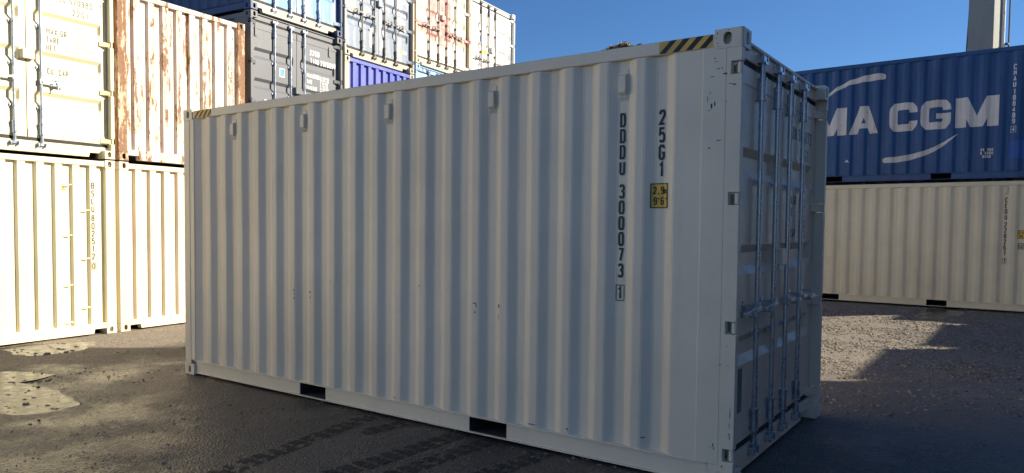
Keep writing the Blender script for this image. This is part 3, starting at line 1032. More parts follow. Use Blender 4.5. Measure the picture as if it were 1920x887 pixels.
# loose stones (uncountable)
def stones(n, sampler, smin, smax, name, label):
    rng = np.random.default_rng(11 if 'right' in label else 23)
    phi = (1 + 5 ** 0.5) / 2
    base = np.array([(-1, phi, 0), (1, phi, 0), (-1, -phi, 0), (1, -phi, 0), (0, -1, phi), (0, 1, phi), (0, -1, -phi), (0, 1, -phi), (phi, 0, -1), (phi, 0, 1), (-phi, 0, -1), (-phi, 0, 1)]) / 1.9
    tri = np.array([(0, 11, 5), (0, 5, 1), (0, 1, 7), (0, 7, 10), (0, 10, 11), (1, 5, 9), (5, 11, 4), (11, 10, 2), (10, 7, 6), (7, 1, 8), (3, 9, 4), (3, 4, 2), (3, 2, 6), (3, 6, 8), (3, 8, 9), (4, 9, 5), (2, 4, 11), (6, 2, 10), (8, 6, 7), (9, 8, 1)])
    xy = sampler(rng, n)
    z = ground_z(xy[:, 0], xy[:, 1])
    s = smin + (smax - smin) * rng.random(n) ** 3.2
    V = base[None] * (1 + 0.35 * (rng.random((n, 12, 1)) - 0.5))
    sc = np.stack([s * (0.8 + 0.6 * rng.random(n)), s * (0.8 + 0.6 * rng.random(n)), s * (0.45 + 0.35 * rng.random(n))], 1)
    V = V * sc[:, None, :]
    a = rng.random(n) * 6.283
    ca, sa = np.cos(a)[:, None], np.sin(a)[:, None]
    X = V[..., 0] * ca - V[..., 1] * sa; Y = V[..., 0] * sa + V[..., 1] * ca
    V = np.stack([X + xy[:, :1], Y + xy[:, 1:], V[..., 2] + z[:, None] + 0.15 * s[:, None]], -1).reshape(-1, 3)
    F = (tri[None] + 12 * np.arange(n)[:, None, None]).reshape(-1, 3)
    me = bpy.data.meshes.new(name); me.from_pydata(V.tolist(), [], F.tolist())
    o = put(name, me, STONE)
    o['kind'] = 'stuff'; o['label'] = label; o['category'] = 'gravel'
def samp_right(rng, n):
    out = []
    while len(out) < n:
        x = 3.0 + 8.0 * rng.random(); y = 6.5 + 9.0 * rng.random()
        k = noise.noise((x * 0.8, y * 0.8, 2.0)) + 0.8 * noise.noise((x * 2.7, y * 2.7, 4.0))
        if k > -0.45 + 0.7 * rng.random() - 0.25: out.append((x, y))
    return np.array(out)
def samp_left(rng, n):
    out = []
    while len(out) < n:
        x = -7.2 + 9.0 * rng.random(); y = 3.4 + 9.0 * rng.random()
        k = noise.noise((x * 0.7, y * 0.7, 8.0)) + 0.6 * noise.noise((x * 2.3, y * 2.3, 1.0))
        if k > 0.0 + 0.6 * rng.random(): out.append((x, y))
    return np.array(out)
stones(12000, samp_right, 0.004, 0.021, 'loose_gravel', 'sunlit loose gravel on the right of the yard')
stones(2200, samp_left, 0.003, 0.015, 'loose_gravel', 'scattered stones on the damp ground at left')
def samp_lit(rng, n):
    out = []
    while len(out) < n:
        x = 3.4 + 5.4 * rng.random(); y = 8.0 + 6.6 * rng.random()
        if noise.noise((x * 1.3, y * 1.3, 6.0)) + 0.7 * noise.noise((x * 4.0, y * 4.0, 3.0)) > 0.55 * rng.random() - 0.25: out.append((x, y))
    return np.array(out)
def samp_near(rng, n):
    out = []
    while len(out) < n:
        x = -4.5 + 8.5 * rng.random(); y = 3.3 + 5.2 * rng.random()
        if noise.noise((x * 1.1, y * 1.1, 16.0)) + 0.7 * noise.noise((x * 3.4, y * 3.4, 13.0)) > 0.6 * rng.random() - 0.15: out.append((x, y))
    return np.array(out)
stones(14000, samp_lit, 0.005, 0.022, 'loose_gravel', 'coarser sunlit gravel beyond the door end')
stones(7000, samp_near, 0.0018, 0.0075, 'loose_grit', 'fine grit on the dark ground in front of the ivory container')
def samp_puddle(rng, n):
    out = []
    while len(out) < n:
        k = rng.random() < 0.7
        q = (-5.6 + 2.0 * rng.random(), 6.4 + 1.8 * rng.random()) if k else (-6.2 + 1.0 * rng.random(), 9.2 + 1.0 * rng.random())
        if poly_sdf(PUDDLES[1] if k else PUDDLES[0], np.array([q[0]]), np.array([q[1]]))[0] < 0.08: out.append(q)
    return np.array(out)
stones(170, samp_puddle, 0.013, 0.034, 'puddle_stones', 'dark stones sticking out of the shallow puddles at left')

# tyre prints pressed into the damp dirt
def tyre_track(p0, p1, width, label, rows_skip=0.06):
    rng = random.Random(label)
    p0 = Vector(p0); p1 = Vector(p1); d = (p1 - p0); n = d.length; d.normalize(); w = Vector((-d.y, d.x))
    mb = MB(); quads = []
    s = 0.0; row = 0
    while s < n:
        cols = 3
        bw = width / cols
        for c in range(-1, cols + 1):
            u0 = -width / 2 + (c + (0.5 if row % 2 else 0)) * bw + 0.007; u1 = u0 + bw - 0.014
            u0 = max(u0, -width / 2); u1 = min(u1, width / 2)
            if u1 - u0 < 0.018 or rng.random() < rows_skip: continue
            j = lambda: rng.uniform(-0.004, 0.004)
            sk = 0.018 * (1 if row % 2 else -1)
            quads.append([(s + j(), u0 + j()), (s + sk + j(), u1 + j()), (s + sk + 0.050 + j(), u1 + j()), (s + 0.050 + j(), u0 + j())])
        s += 0.064; row += 1
    pts = np.array([[p0 + d * a + w * b for a, b in q] for q in quads]).reshape(-1, 2)
    z = ground_z(pts[:, 0], pts[:, 1]) + 0.0035
    vs = [(a, b, c) for (a, b), c in zip(pts.tolist(), z.tolist())]
    mb.add(vs, [(4 * k, 4 * k + 1, 4 * k + 2, 4 * k + 3) for k in range(len(quads))])
    o = put('tyre_track', mb.mesh('tyre_track', fixn=False), TREAD)
    o['kind'] = 'structure'; o['label'] = label
tyre_track((-1.63, 4.10), (-0.12, 5.92), 0.19, 'dark block tread print left of the near fork pocket')
tyre_track((-1.22, 4.10), (0.20, 5.84), 0.17, 'dark block tread print ending below the near fork pocket')
tyre_track((-0.60, 4.20), (0.60, 5.52), 0.17, 'dark block tread print nearest the door end')
tyre_track((-1.92, 4.55), (-0.98, 6.35), 0.18, 'faint tread print leftmost of the set', 0.22)
tyre_track((-0.96, 5.86), (-0.66, 6.16), 0.16, 'short stub of tread print beyond the others', 0.12)

# ------------------------------------------------------------------ the pale box in the middle
A_MAIN = math.radians(143.75345682 - 90)
mc, P, s = container('large pale ivory high container in the middle, lettered DDDU 300073', (1.57418, 4.55977, 0.002), A_MAIN, H96, 'door', IVORY)
sp = P['side0']
vm = lambda yc, z0, z1: m_vent(yc, z0, z1)
for k in (1, 5, 9, 13, 17):
    put('vent', vm(REC0 + RPITCH * k, 2.525, 2.738), IVORY, mc, s)
FOLD = lambda yc: [yc - f for f in SIDE_FOLDS]
def vtext(root, txt, yc, ztop, h, pitch, mat, w=0.5, sw=0.15, layer=0):
    return decal('lettering', shift(text_polys(txt, h, w, sw, vertical=True, pitch=pitch), -w * h / 2, -h), on_side(yc, ztop), mat, root, FOLD(yc), s)
vtext(mc, 'DDDU', 0.815, 2.440, 0.0975, 1.113, BLACK, 0.44, 0.15)
vtext(mc, '300073', 0.815, 1.955, 0.0975, 1.113, BLACK, 0.44, 0.15)
vtext(mc, '1', 0.818, 1.253, 0.088, 1.3, BLACK, 0.44, 0.15)
decal('lettering', frame(-0.033, 0.033, -0.112, 0.0, 0.0055), on_side(0.816, 1.266), BLACK, mc, FOLD(0.816), s)
vtext(mc, '25G1', 0.532, 2.440, 0.1025, 1.117, BLACK, 0.44, 0.15)
st_c, st_z = 0.541, 1.79
decal('height_sticker', rect(-0.060, 0.060, 0, 0.165), on_side(st_c, st_z, 0.0036), YELLOW, mc, FOLD(st_c), s)
decal('lettering', frame(-0.060, 0.060, 0, 0.165, 0.007, 1) + shift(text_polys('2,9', 0.052, 0.46, 0.17, gap=0.16, layer0=1), -0.044, 0.092) + shift(text_polys('m', 0.046, 0.42, 0.16, layer0=1), 0.021, 0.092)
      + shift(text_polys("9'6\"", 0.052, 0.46, 0.17, gap=0.12, layer0=1), -0.040, 0.022), on_side(st_c, st_z, 0.0046), BLACK, mc, FOLD(st_c), s)
# hazard stripes on the top rail
def rail_map(y0, z0):
    return lambda u, v, l: (0.0055 - 0.0004 * l, y0 - u, z0 + v)
def hazard(root, ya, yb, H, n, flip=1):
    zb, zt = H - 0.101, H - 0.024
    hgt = zt - zb; wd = (ya - yb) / n; sl = 0.075 * flip
    decal('hazard_stripe', rect(0, ya - yb, 0, hgt), rail_map(ya, zb), HAZYEL, root)
    for k in range(n):
        u0 = k * wd
        q = [(u0, 0), (u0 + wd * 0.5, 0), (u0 + wd * 0.5 + sl, hgt), (u0 + sl, hgt)]
        q = clip(clip(q, ya - yb, True), 0.0, False)
        if len(q) >= 3: decal('hazard_stripe', [(q, 2)], rail_map(ya, zb), BLACK, root)
hazard(mc, 0.545, 0.190, H96, 4)
hazard(mc, 5.850, 5.540, H96, 4)
# scuffs in the paint
rs = random.Random(4)
def scuff(root, fn, w, h, n=9, folds=(), thin=False):
    pts = []
    for k in range(n):
        t = 2 * math.pi * k / n
        r_ = rs.uniform(0.45, 1.0)
        pts.append((w / 2 * r_ * math.cos(t), h / 2 * r_ * math.sin(t)))
    c = (0, 0)
    polys = [([c, pts[k], pts[(k + 1) % n]], 0) for k in range(n)]
    decal('scuff_mark', polys, fn, SCUFF, root, folds)
for y, z, w_, h_ in ((4.213, 1.033, 0.020, 0.030), (4.214, 1.000, 0.010, 0.03), (4.208, 0.955, 0.012, 0.035), (3.979, 1.027, 0.024, 0.026), (3.979, 0.975, 0.016, 0.022), (2.046, 1.055, 0.050, 0.014), (2.030, 1.040, 0.012, 0.048), (2.040, 0.985, 0.014, 0.03),
                     (1.816, 1.050, 0.018, 0.040), (1.820, 0.96, 0.006, 0.07), (3.70, 1.14, 0.01, 0.03), (3.47, 1.14, 0.008, 0.05), (2.62, 1.16, 0.03, 0.012), (1.20, 0.20, 0.02, 0.02), (0.62, 0.24, 0.05, 0.012), (1.5, 0.185, 0.10, 0.008), (2.9, 0.18, 0.08, 0.008)):
    scuff(mc, on_side(y, z), w_, h_, folds=FOLD(y))
post_map = lambda y0, z0: (lambda u, v, l: (0.0032, y0 - u, z0 + v))
for y, z, w_, h_ in ((0.175, 2.722, 0.012, 0.012), (0.168, 2.700, 0.03, 0.006), (0.150, 2.655, 0.030, 0.008), (0.126, 2.655, 0.010, 0.012), (0.110, 2.620, 0.045, 0.012), (0.190, 2.610, 0.035, 0.007), (0.070, 2.555, 0.05, 0.006), (0.048, 2.548, 0.03, 0.012),
                     (0.200, 2.51, 0.006, 0.03), (0.215, 2.47, 0.006, 0.05), (0.19, 2.43, 0.014, 0.05), (0.17, 2.44, 0.010, 0.04), (0.205, 2.40, 0.02, 0.01), (0.14, 2.21, 0.05, 0.008), (0.20, 2.165, 0.016, 0.016), (0.10, 2.45, 0.008, 0.008),
                     (0.030, 0.50, 0.006, 0.10), (0.034, 0.42, 0.005, 0.05), (0.035, 0.365, 0.022, 0.012), (0.031, 0.345, 0.008, 0.035), (0.135, 0.285, 0.010, 0.03), (0.128, 0.262, 0.008, 0.03), (0.15, 0.265, 0.010, 0.012), (0.075, 0.155, 0.014, 0.012), (0.10, 0.80, 0.03, 0.005), (0.06, 0.92, 0.006, 0.012), (0.05, 0.80, 0.03, 0.004)):
    scuff(mc, post_map(y, z), w_, h_)
cast_map = lambda y0, z0: (lambda u, v, l: (-0.0008, y0 - u, z0 + v))
for y, z, w_, h_ in ((0.160, 2.872, 0.008, 0.020), (0.166, 2.845, 0.008, 0.008), (0.158, 2.81, 0.010, 0.010), (0.09, 2.886, 0.012, 0.006), (0.03, 2.80, 0.006, 0.006), (0.150, 2.79, 0.05, 0.003)):
    scuff(mc, cast_map(y, z), w_, h_)
# door print of the ivory box
def htext(root, txt, x0, z0, h, mat, w=0.5, sw=0.15, gap=0.26):
    return decal('lettering', text_polys(txt, h, w, sw, gap), on_door(x0, z0), mat, root, (), s)
d1 = P['door1']; d0 = P['door0']
htext(d1, 'DDDU 300073', 1.450, 2.375, 0.10, INKBLUE)
htext(d1, '25G1', 1.860, 2.225, 0.10, INKBLUE)
for k, tx in enumerate(('MAX.GR.', 'TARE', 'NET', 'CU.CAP.')):
    htext(d1, tx, 1.470, (1.855, 1.760, 1.665, 1.590)[k], 0.07, INKBLUE)
for k, tx in enumerate(('30 480 KGS', '67 200 LBS', '2 200 KGS', '4 850 LBS', '28 280 KGS', '62 350 LBS', '37.4 CU.M', '1 320 CU.FT')):
    htext(d1, tx, 1.850, 1.880 - 0.043 * k, 0.032, INKBLUE, 0.55, 0.16)
decal('placard', rect(0, 0.15, 0, 0.36), on_door(0.70, 2.245), LABELWHITE, d0)
decal('document_plate', rect(0, 0.16, 0, 0.30), on_door(0.265, 0.42, 0.004), plain('dull_plate', (0.16, 0.17, 0.18), 0.5), d0)

# ------------------------------------------------------------------ the row of stacks on the left
RX, RY, RA = -5.558, 11.163, 1.031
rd = Vector((math.cos(RA), math.sin(RA)))
COLS = {-2: -9.936, -1: -7.436, 0: -4.936, 1: -2.438, 2: 0.051, 3: 2.609, 4: 5.109, 5: 7.610, 6: 10.061}
GAP = 0.025
def rowloc(col, z):
    p = Vector((RX, RY)) + rd * COLS[col]
    return (p.x, p.y, z)
GL = 'containers stacked end-on along the left'
def rc(col, z, H, face, body, label, **kw):
    return container(label, rowloc(col, z), RA, H, face, body, GL, **kw)
def fdecal(root, polys, x0, z0, mat, lift=0.0016, nm='lettering', seed=0):
    return decal(nm, polys, on_front(x0, z0, lift), mat, root, [f - x0 for f in FRONT_FOLDS], seed)
def ftext_v(root, txt, xc, ztop, h, mat, pitch=1.27, w=0.5, sw=0.15):
    return fdecal(root, shift(text_polys(txt, h, w, sw, vertical=True, pitch=pitch), -w * h / 2, -h), xc, ztop, mat)
def dtext(root, txt, x0, z0, h, mat, w=0.5, sw=0.15, gap=0.26):
    return decal('lettering', text_polys(txt, h, w, sw, gap), on_door(x0, z0), mat, root)

BOUNCE_PAL = [(CREAM_C, 'rose-cream'), (CREAM_A, 'yellow-cream'), (CREAM_B, 'pale cream'), (WHITE, 'white'), (CREAM_D, 'sand-cream')]
RT = ('bottom', 'top')
RN_ = ('first', 'second', 'third', 'fourth', 'fifth', 'sixth')
for c in range(0, -3, -1):  # unseen stacks added to throw warm light onto the ivory container's side
    for t in range(2):
        pm, pn_ = BOUNCE_PAL[(-c * 2 + t) % 5]
        rc(c, t * (H86 + GAP), H86, 'front', pm, '%s container, %s of the %s unseen stack added past the left edge for bounce light' % (pn_, RT[t], RN_[-c]))
# column 1
r1, P1, s1 = rc(1, 0.0, H86, 'front', CREAM_B, 'cream container on the ground at far left lettered BSLU 802512')
pn = P1['front']
ftext_v(r1, 'BSLU', 2.091, 2.250, 0.093, BLACK, 1.23)
ftext_v(r1, '802512', 2.089, 1.772, 0.093, BLACK, 1.21)
ftext_v(r1, '0', 2.092, 1.062, 0.085, BLACK, 1.2)
fdecal(r1, frame(-0.036, 0.036, -0.055, 0.06, 0.006), 2.092, 1.015, BLACK)
# side-vent patch, warning triangle and ladder rungs
fdecal(r1, rect(-0.032, 0.032, 0, 0.185), 1.925, 2.30, TANLABEL, nm='vent_patch')
fdecal(r1, [([(-0.05, 0), (0.05, 0), (0.0, 0.088)], 0)], 1.672, 2.118, ORANGE, nm='warning_triangle')
fdecal(r1, [([(-0.007, 0.018), (0.007, 0.018), (0.007, 0.055), (-0.007, 0.055)], 2)], 1.672, 2.118, BLACK, nm='warning_triangle')
def rung(root, x0, x1, z):
    mb = MB()
    mb.cyl((x0, FY - 0.004, z), (x1, FY - 0.004, z), 0.0085, 8)
    mb.cyl((x0, FY - 0.004, z), (x0, FY + 0.003, z), 0.0085, 8)
    return put('ladder_rung', mb.mesh('ladder_rung', smooth=True), CREAM_B, root, s1)
for z in (2.20, 1.48, 0.763, 0.227): rung(r1, 1.648, 1.775, z)
for z in (1.843, 1.136, 0.419): rung(r1, 1.905, 2.030, z)
z2 = H86 + GAP
r2, P2, s2 = rc(1, z2, H86, 'door', CREAM_A, 'cream double-door container on top at far left lettered 520985 7', barset=(1, 2))
dd = P2['door1']; X1 = 2.438
dtext(dd, 'SEGU 520985', 1.555, 4.775 - z2, 0.088, BLACK, 0.46, 0.14, 0.22)
dtext(dd, '7', 2.262, 4.790 - z2, 0.088, BLACK, 0.46, 0.14)
dtext(dd, '22G1', 1.868, 4.617 - z2, 0.092, BLACK, 0.46, 0.14, 0.26)
dtext(dd, 'MAX.GR.', 1.492, 4.285 - z2, 0.084, BLACK, 0.44, 0.14, 0.16)
dtext(dd, 'TARE', 1.492, 4.170 - z2, 0.084, BLACK, 0.44, 0.14, 0.16)
dtext(dd, 'NET', 1.492, 4.055 - z2, 0.084, BLACK, 0.44, 0.14, 0.16)
for k, tx in enumerate(('30 480 KGS', '67 200 LBS', '2 060 KGS', '4 540 LBS', '28 420 KGS', '62 660 LBS')):
    dtext(dd, tx, 1.850, 4.325 - 0.055 * k - z2, 0.044, INKGREY, 0.5, 0.15, 0.2)
dtext(dd, 'CU. CAP.', 1.500, 3.732 - z2, 0.084, BLACK, 0.44, 0.14, 0.16)
dtext(dd, '33.2 CU.M.', 1.930, 3.775 - z2, 0.044, INKGREY, 0.5, 0.15, 0.2)
dtext(dd, '1 172 CU.FT.', 1.915, 3.718 - z2, 0.044, INKGREY, 0.5, 0.15, 0.2)
# column 2
rc(2, 0.0, H86, 'front', CREAM_C, 'rose-cream container on the ground below the rusty one')
r3, P3, s3 = rc(2, z2, H86, 'front', RUSTY, 'rusty peeling white container with vertical lettering, second tier', posts=RUSTPOST)
ftext_v(r3, 'MSCU', 2.200, 4.945 - z2, 0.090, INKBLUE, 1.42, 0.55)
ftext_v(r3, '375268', 2.204, 4.400 - z2, 0.090, INKBLUE, 1.18, 0.55)
# column 3
rc(3, 0.0, H96, 'front', GREY, 'grey container on the ground below the slate door container')
z3 = H96 + GAP
r4, P4, s4 = rc(3, z3, H86, 'door', GREY, 'slate grey double-door container lettered TIHU 232069', barset=(0, 1, 2))
gx3 = COLS[3]
dg = P4['door1']
dtext(dg, '22GB', 4.185 - gx3, 5.020 - z3, 0.105, WHITEINK, 0.5, 0.18, 0.18)
dtext(dg, 'TIHU 232069', 4.200 - gx3, 4.865 - z3, 0.105, WHITEINK, 0.46, 0.18, 0.14)
dtext(dg, '0', 2.262, 4.875 - z3, 0.105, WHITEINK, 0.46, 0.18)
dtext(dg, 'MAX.GROSS', 1.490, 4.575 - z3, 0.082, WHITEINK, 0.40, 0.16, 0.10)
dtext(dg, 'TARE', 1.490, 4.455 - z3, 0.082, WHITEINK, 0.40, 0.16, 0.10)
dtext(dg, 'PAYLOAD', 1.490, 4.335 - z3, 0.082, WHITEINK, 0.40, 0.16, 0.10)
for k in range(6):
    dtext(dg, ('24 000 KGS', '52 910 LBS', '2 330 KGS', '5 140 LBS', '21 670 KGS', '47 770 LBS')[k], 1.865, 4.605 - 0.056 * k - z3, 0.046, WHITEINK, 0.48, 0.17, 0.14)
dl = P4['door0']
decal('blue_label', rect(0, 0.135, 0, 0.165), on_door(0.775, 4.455 - z3, 0.001), LABELWHITE, dl)
decal('blue_label', rect(0.012, 0.123, 0.012, 0.153, 2), on_door(0.775, 4.455 - z3, 0.001), LABELBLUE, dl)
for xx, lv in ((0.165, dl), (2.10, dg)):
    mb = MB(); mb.box(xx, xx + 0.05, DOORY - 0.020, DOORY - 0.0005, 2.17, 2.36)
    mb.box(xx - 0.012, xx + 0.075, DOORY - 0.006, DOORY - 0.0004, 2.15, 2.17)
    put('door_vent', mb.mesh('door_vent', bevel=0.003), GREY, lv, s4)
z3b = z3 + H86 + GAP
rc(3, z3b, H86, 'door', BLUE_D, 'streaked sky-blue door container with beige sill, above the slate one', doors=SKYBLUE, sill=BEIGE, posts=BLUE_D)
# column 4
rc(4, 0.0, H86, 'front', MAROON, 'brown container on the ground below the cobalt one')
rc(4, z2, H86, 'front', COBALT, 'cobalt blue ribbed container with rusty beige posts, second tier', posts=BEIGE)
z4 = 2 * (H86 + GAP)
r5, P5, s5 = rc(4, z4, H86, 'door', STEELB, 'grey-blue door container with white disc, top of its stack', sill=BEIGE, posts=BEIGE, bars=DARKBAR)
disc = [(0.105 * math.cos(t), 0.125 * math.sin(t)) for t in [2 * math.pi * k / 20 for k in range(20)]]
decal('round_placard', [(disc, 0)], on_door(0.83, 1.055), LABELWHITE, P5['door0'])
decal('tan_placard', rect(0, 0.20, 0, 0.34), on_door(0.245, 0.93), TANLABEL, P5['door0'])
decal('paper_label', rect(0, 0.085, 0, 0.42), on_door(0.915, 0.33), LABELWHITE, P5['door0'])
decal('paper_label', rect(0, 0.075, 0, 0.28), on_door(1.290, 0.33), LABELWHITE, P5['door1'])
for k in range(5):
    dtext(P5['door1'], ('HJCU 801452', '22G1', '30 480 KGS', '2 230 KGS', '28 250 KGS')[k], 1.865, 1.56 - 0.155 * k, 0.075, WHITEINK, 0.42, 0.13, 0.12)
decal('amber_label', rect(0, 0.10, 0, 0.06), on_door(1.99, 0.42), ORANGE, P5['door1'])
decal('paper_label', rect(0, 0.14, 0, 0.07), on_door(2.10, 0.42), LABELWHITE, P5['door1'])
# column 5
rc(5, 0.0, H96, 'front', TEAL, 'green container on the ground below the baby-blue one')
r6, P6, s6 = rc(5, z3, H86, 'door', BABYB, 'baby-blue container with hazard-striped header, mostly hidden')
for k in range(6):
    u = 0.17 + 0.075 * k
    decal('hazard_stripe', [([(u, 0), (u + 0.036, 0), (u - 0.010, 0.075), (u - 0.046, 0.075)], 0)], lambda a, b, l: (a, 0.0795, H86 - 0.118 + b), BLACK if k % 2 else LABELWHITE, r6)
rc(5, z3b, H86, 'door', REDCREAM, 'cream door container with faded red cross print, top tier', doors=REDPRINT, sill=REDCREAM, bars=DARKBAR)
# column 6
rc(6, 0.0, H86, 'front', MAROON, 'brown container on the ground at the far end of the row')
rc(6, z2, H86, 'front', GREY, 'grey container in the middle of the farthest stack')
r7, P7, s7 = rc(6, z4, H86, 'door', WHITE, 'white door container with amber sticker, farthest on top', bars=DARKBAR, barset=(0, 1, 2))
decal('amber_label', rect(0, 0.30, 0, 0.11), on_door(0.66, 1.155), ORANGE, P7['door0'])
decal('blue_label', rect(0, 0.11, 0, 0.16), on_door(0.60, 1.46), LABELBLUE, P7['door0'])
for k in range(6):
    dtext(P7['door1'], ('GESU', '911254 4', '22G1', '30 480', '2 220', '28 260')[k], 1.70, 2.10 - 0.15 * k - (0.25 if k > 2 else 0), 0.09, INKGREY, 0.5, 0.13, 0.2)

# ------------------------------------------------------------------ the two boxes on the right
AR = math.radians(141.67226 - 90)
RZ0 = 0.066
GR = 'containers stacked side-on at the right'
rr, PR, sr = container('sand-cream container on the ground at right lettered CEDU 228267', (10.879, 14.033, RZ0), AR, H86, 'door', CREAM_D, GR)
put('vent', m_vent(REC0 + RPITCH, 2.29, 2.475), CREAM_D, rr, sr)
vtext(rr, 'CEDU', 0.800, 2.247, 0.097, 1.17, BLACK, 0.44)
vtext(rr, '228267', 0.800, 1.764, 0.097, 1.165, BLACK, 0.44)
vtext(rr, '7', 0.800, 1.042, 0.090, 1.1, BLACK, 0.44)
decal('lettering', frame(-0.036, 0.036, -0.118, 0.0, 0.005), on_side(0.800, 1.056), BLACK, rr, FOLD(0.800), sr)
decal('height_sticker', rect(-0.060, 0.060, 0, 0.165), on_side(0.541, 1.440, 0.0036), YELLOW, rr, FOLD(0.541), sr)
decal('lettering', frame(-0.060, 0.060, 0, 0.165, 0.007, 1) + shift(text_polys('2,6', 0.050, 0.46, 0.17, gap=0.14, layer0=1), -0.040, 0.092) + shift(text_polys('86', 0.050, 0.46, 0.17, gap=0.14, layer0=1), -0.030, 0.022), on_side(0.541, 1.440, 0.0046), BLACK, rr, FOLD(0.541), sr)
decal('lettering', frame(-0.045, 0.045, 0, 0.115, 0.012) + shift(text_polys('U', 0.07, 0.6, 0.18), -0.02, 0.022), on_side(0.545, 1.235), BLACK, rr, FOLD(0.545), sr)

ZB = RZ0 + H86 + GAP
rb, PB, sb = container('deep blue container at right with big white CMA CGM lettering', (10.879, 14.033, ZB), AR, H86, 'door', CMABLUE, GR)
def vtextb(txt, yc, ztop, h, pitch, mat):
    return decal('lettering', shift(text_polys(txt, h, 0.5, 0.16, vertical=True, pitch=pitch), -0.25 * h, -h), on_side(yc, ztop), mat, rb, FOLD(yc), sb)
vtextb('CMAU', 0.740, 4.905 - ZB, 0.100, 1.14, WHITEINK)
vtextb('188489', 0.737, 4.422 - ZB, 0.100, 1.14, WHITEINK)
vtextb('4', 0.733, 3.690 - ZB, 0.090, 1.1, WHITEINK)
decal('lettering', frame(-0.045, 0.045, -0.125, 0.0, 0.006), on_side(0.735, 3.706 - ZB), WHITEINK, rb, FOLD(0.735), sb)
# big logo letters: u runs towards the door end (right in view)
def slab(x0, x1, w, h, lay=0, b0=0.0, b1=1.0):
    """parallelogram with level ends, from x0 at v=b0*h to x1 at v=b1*h"""
    return [([(x0, b0 * h), (x0 + w, b0 * h), (x1 + w, b1 * h), (x1, b1 * h)], lay)]
def big_M(u, w, h):
    t = w * 0.26
    return shift(rect(0, t, 0, h) + rect(w - t, w, 0, h) + slab(w / 2 - t * 0.55, t * 0.02, t * 1.06, h, 1) + slab(w / 2 - t * 0.5, w - t * 1.08, t * 1.06, h, 2), u, 0)
def big_A(u, w, h):
    t = w * 0.29
    return shift(slab(0, w * 0.36, t * 1.0, h) + slab(w - t, w * 0.36, t * 1.0, h, 1) + rect(w * 0.24, w * 0.76, h * 0.20, h * 0.38, 2), u, 0)
def big_C(u, w, h, g=False):
    t = h * 0.27
    q_ = t * 0.46
    pts = [(w - q_, h * 0.645), (w - q_, h * 0.70), (w - q_ * 1.12, h * 0.775), (w - q_ * 1.7, h - q_ * 1.08), (w - q_ * 2.4, h - q_), (q_ * 2.4, h - q_), (q_ * 1.7, h - q_ * 1.08), (q_ * 1.12, h * 0.775), (q_, h * 0.68), (q_, h * 0.32), (q_ * 1.12, h * 0.225), (q_ * 1.7, q_ * 1.08), (q_ * 2.4, q_), (w - q_ * 2.4, q_), (w - q_ * 1.7, q_ * 1.08), (w - q_ * 1.12, h * 0.225), (w - q_, h * 0.30)]
    pts += [(w - q_, h * 0.355)] if not g else [(w - q_, h * 0.45)]
    out = []
    for q in stroke_quads(pts, t * 0.46):
        out.append((q, 0))
    if g:
        out += rect(w * 0.52, w, h * 0.36, h * 0.54, 1)
    return shift(out, u, 0)
YL = 4.70
zl, hl = 3.735 - ZB, 0.60
def U(y): return YL - y
for poly in (big_C(U(5.10), 0.52, hl), big_M(U(4.45), 0.72, hl), big_A(U(3.68), 0.575, hl), big_C(U(2.895), 0.52, hl), big_C(U(2.318), 0.54, hl, True), big_M(U(1.704), 0.73, hl)):
    decal('logo_letter', poly, on_side(YL, zl), SIGNWHITE, rb, FOLD(YL), sb)
def swoosh(pts):
    """pts: (y, z, half thickness)"""
    out = []
    fine_ = []
    for (a, b) in zip(pts, pts[1:]):
        for k in range(5):
            t = k / 5
            fine_.append(tuple(a[i] + (b[i] - a[i]) * t for i in range(3)))
    fine_.append(pts[-1])
    for (y0, z0_, h0), (y1, z1_, h1) in zip(fine_, fine_[1:]):
        out.append(([(U(y0), z0_ - h0), (U(y1), z1_ - h1), (U(y1), z1_ + h1), (U(y0), z0_ + h0)], 0))
    return out
decal('logo_swoosh', swoosh([(2.990, 4.928, 0.030), (3.012, 4.930, 0.056), (3.06, 4.937, 0.066), (3.22, 4.938, 0.074), (3.45, 4.915, 0.064), (3.69, 4.870, 0.050), (3.95, 4.755, 0.042), (4.15, 4.620, 0.032), (4.45, 4.33, 0.02), (4.65, 4.05, 0.006)]), on_side(YL, -ZB), SIGNWHITE, rb, FOLD(YL), sb)
decal('logo_swoosh', swoosh([(1.656, 3.616, 0.003), (1.75, 3.535, 0.022), (1.90, 3.425, 0.040), (2.05, 3.330, 0.049), (2.28, 3.240, 0.056), (2.52, 3.178, 0.061), (2.75, 3.148, 0.062), (2.95, 3.142, 0.058), (2.99, 3.142, 0.045), (3.008, 3.142, 0.02)]), on_side(YL, -ZB), SIGNWHITE, rb, FOLD(YL), sb)
# small print block and a small triangle
blk = []
for i in range(6):
    for j in range(3):
        if (i * 7 + j * 3) % 5: blk += rect(i * 0.036, i * 0.036 + 0.024, j * 0.068, j * 0.068 + 0.055)
decal('data_plate', blk, on_side(1.255, 3.105 - ZB), SIGNWHITE, rb, FOLD(1.255), sb)
decal('small_triangle', [([(-0.05, 0), (0.05, 0), (0, 0.06)], 0)], on_side(3.707, 3.135 - ZB), SIGNWHITE, rb, FOLD(3.707), sb)
decal('blue_panel', rect(0, 0.45, 0, 0.33), on_side(0.80, 3.08 - ZB, 0.0036), plain('bright_blue_patch', (0.012, 0.09, 0.36), 0.5), rb, FOLD(0.80), sb)

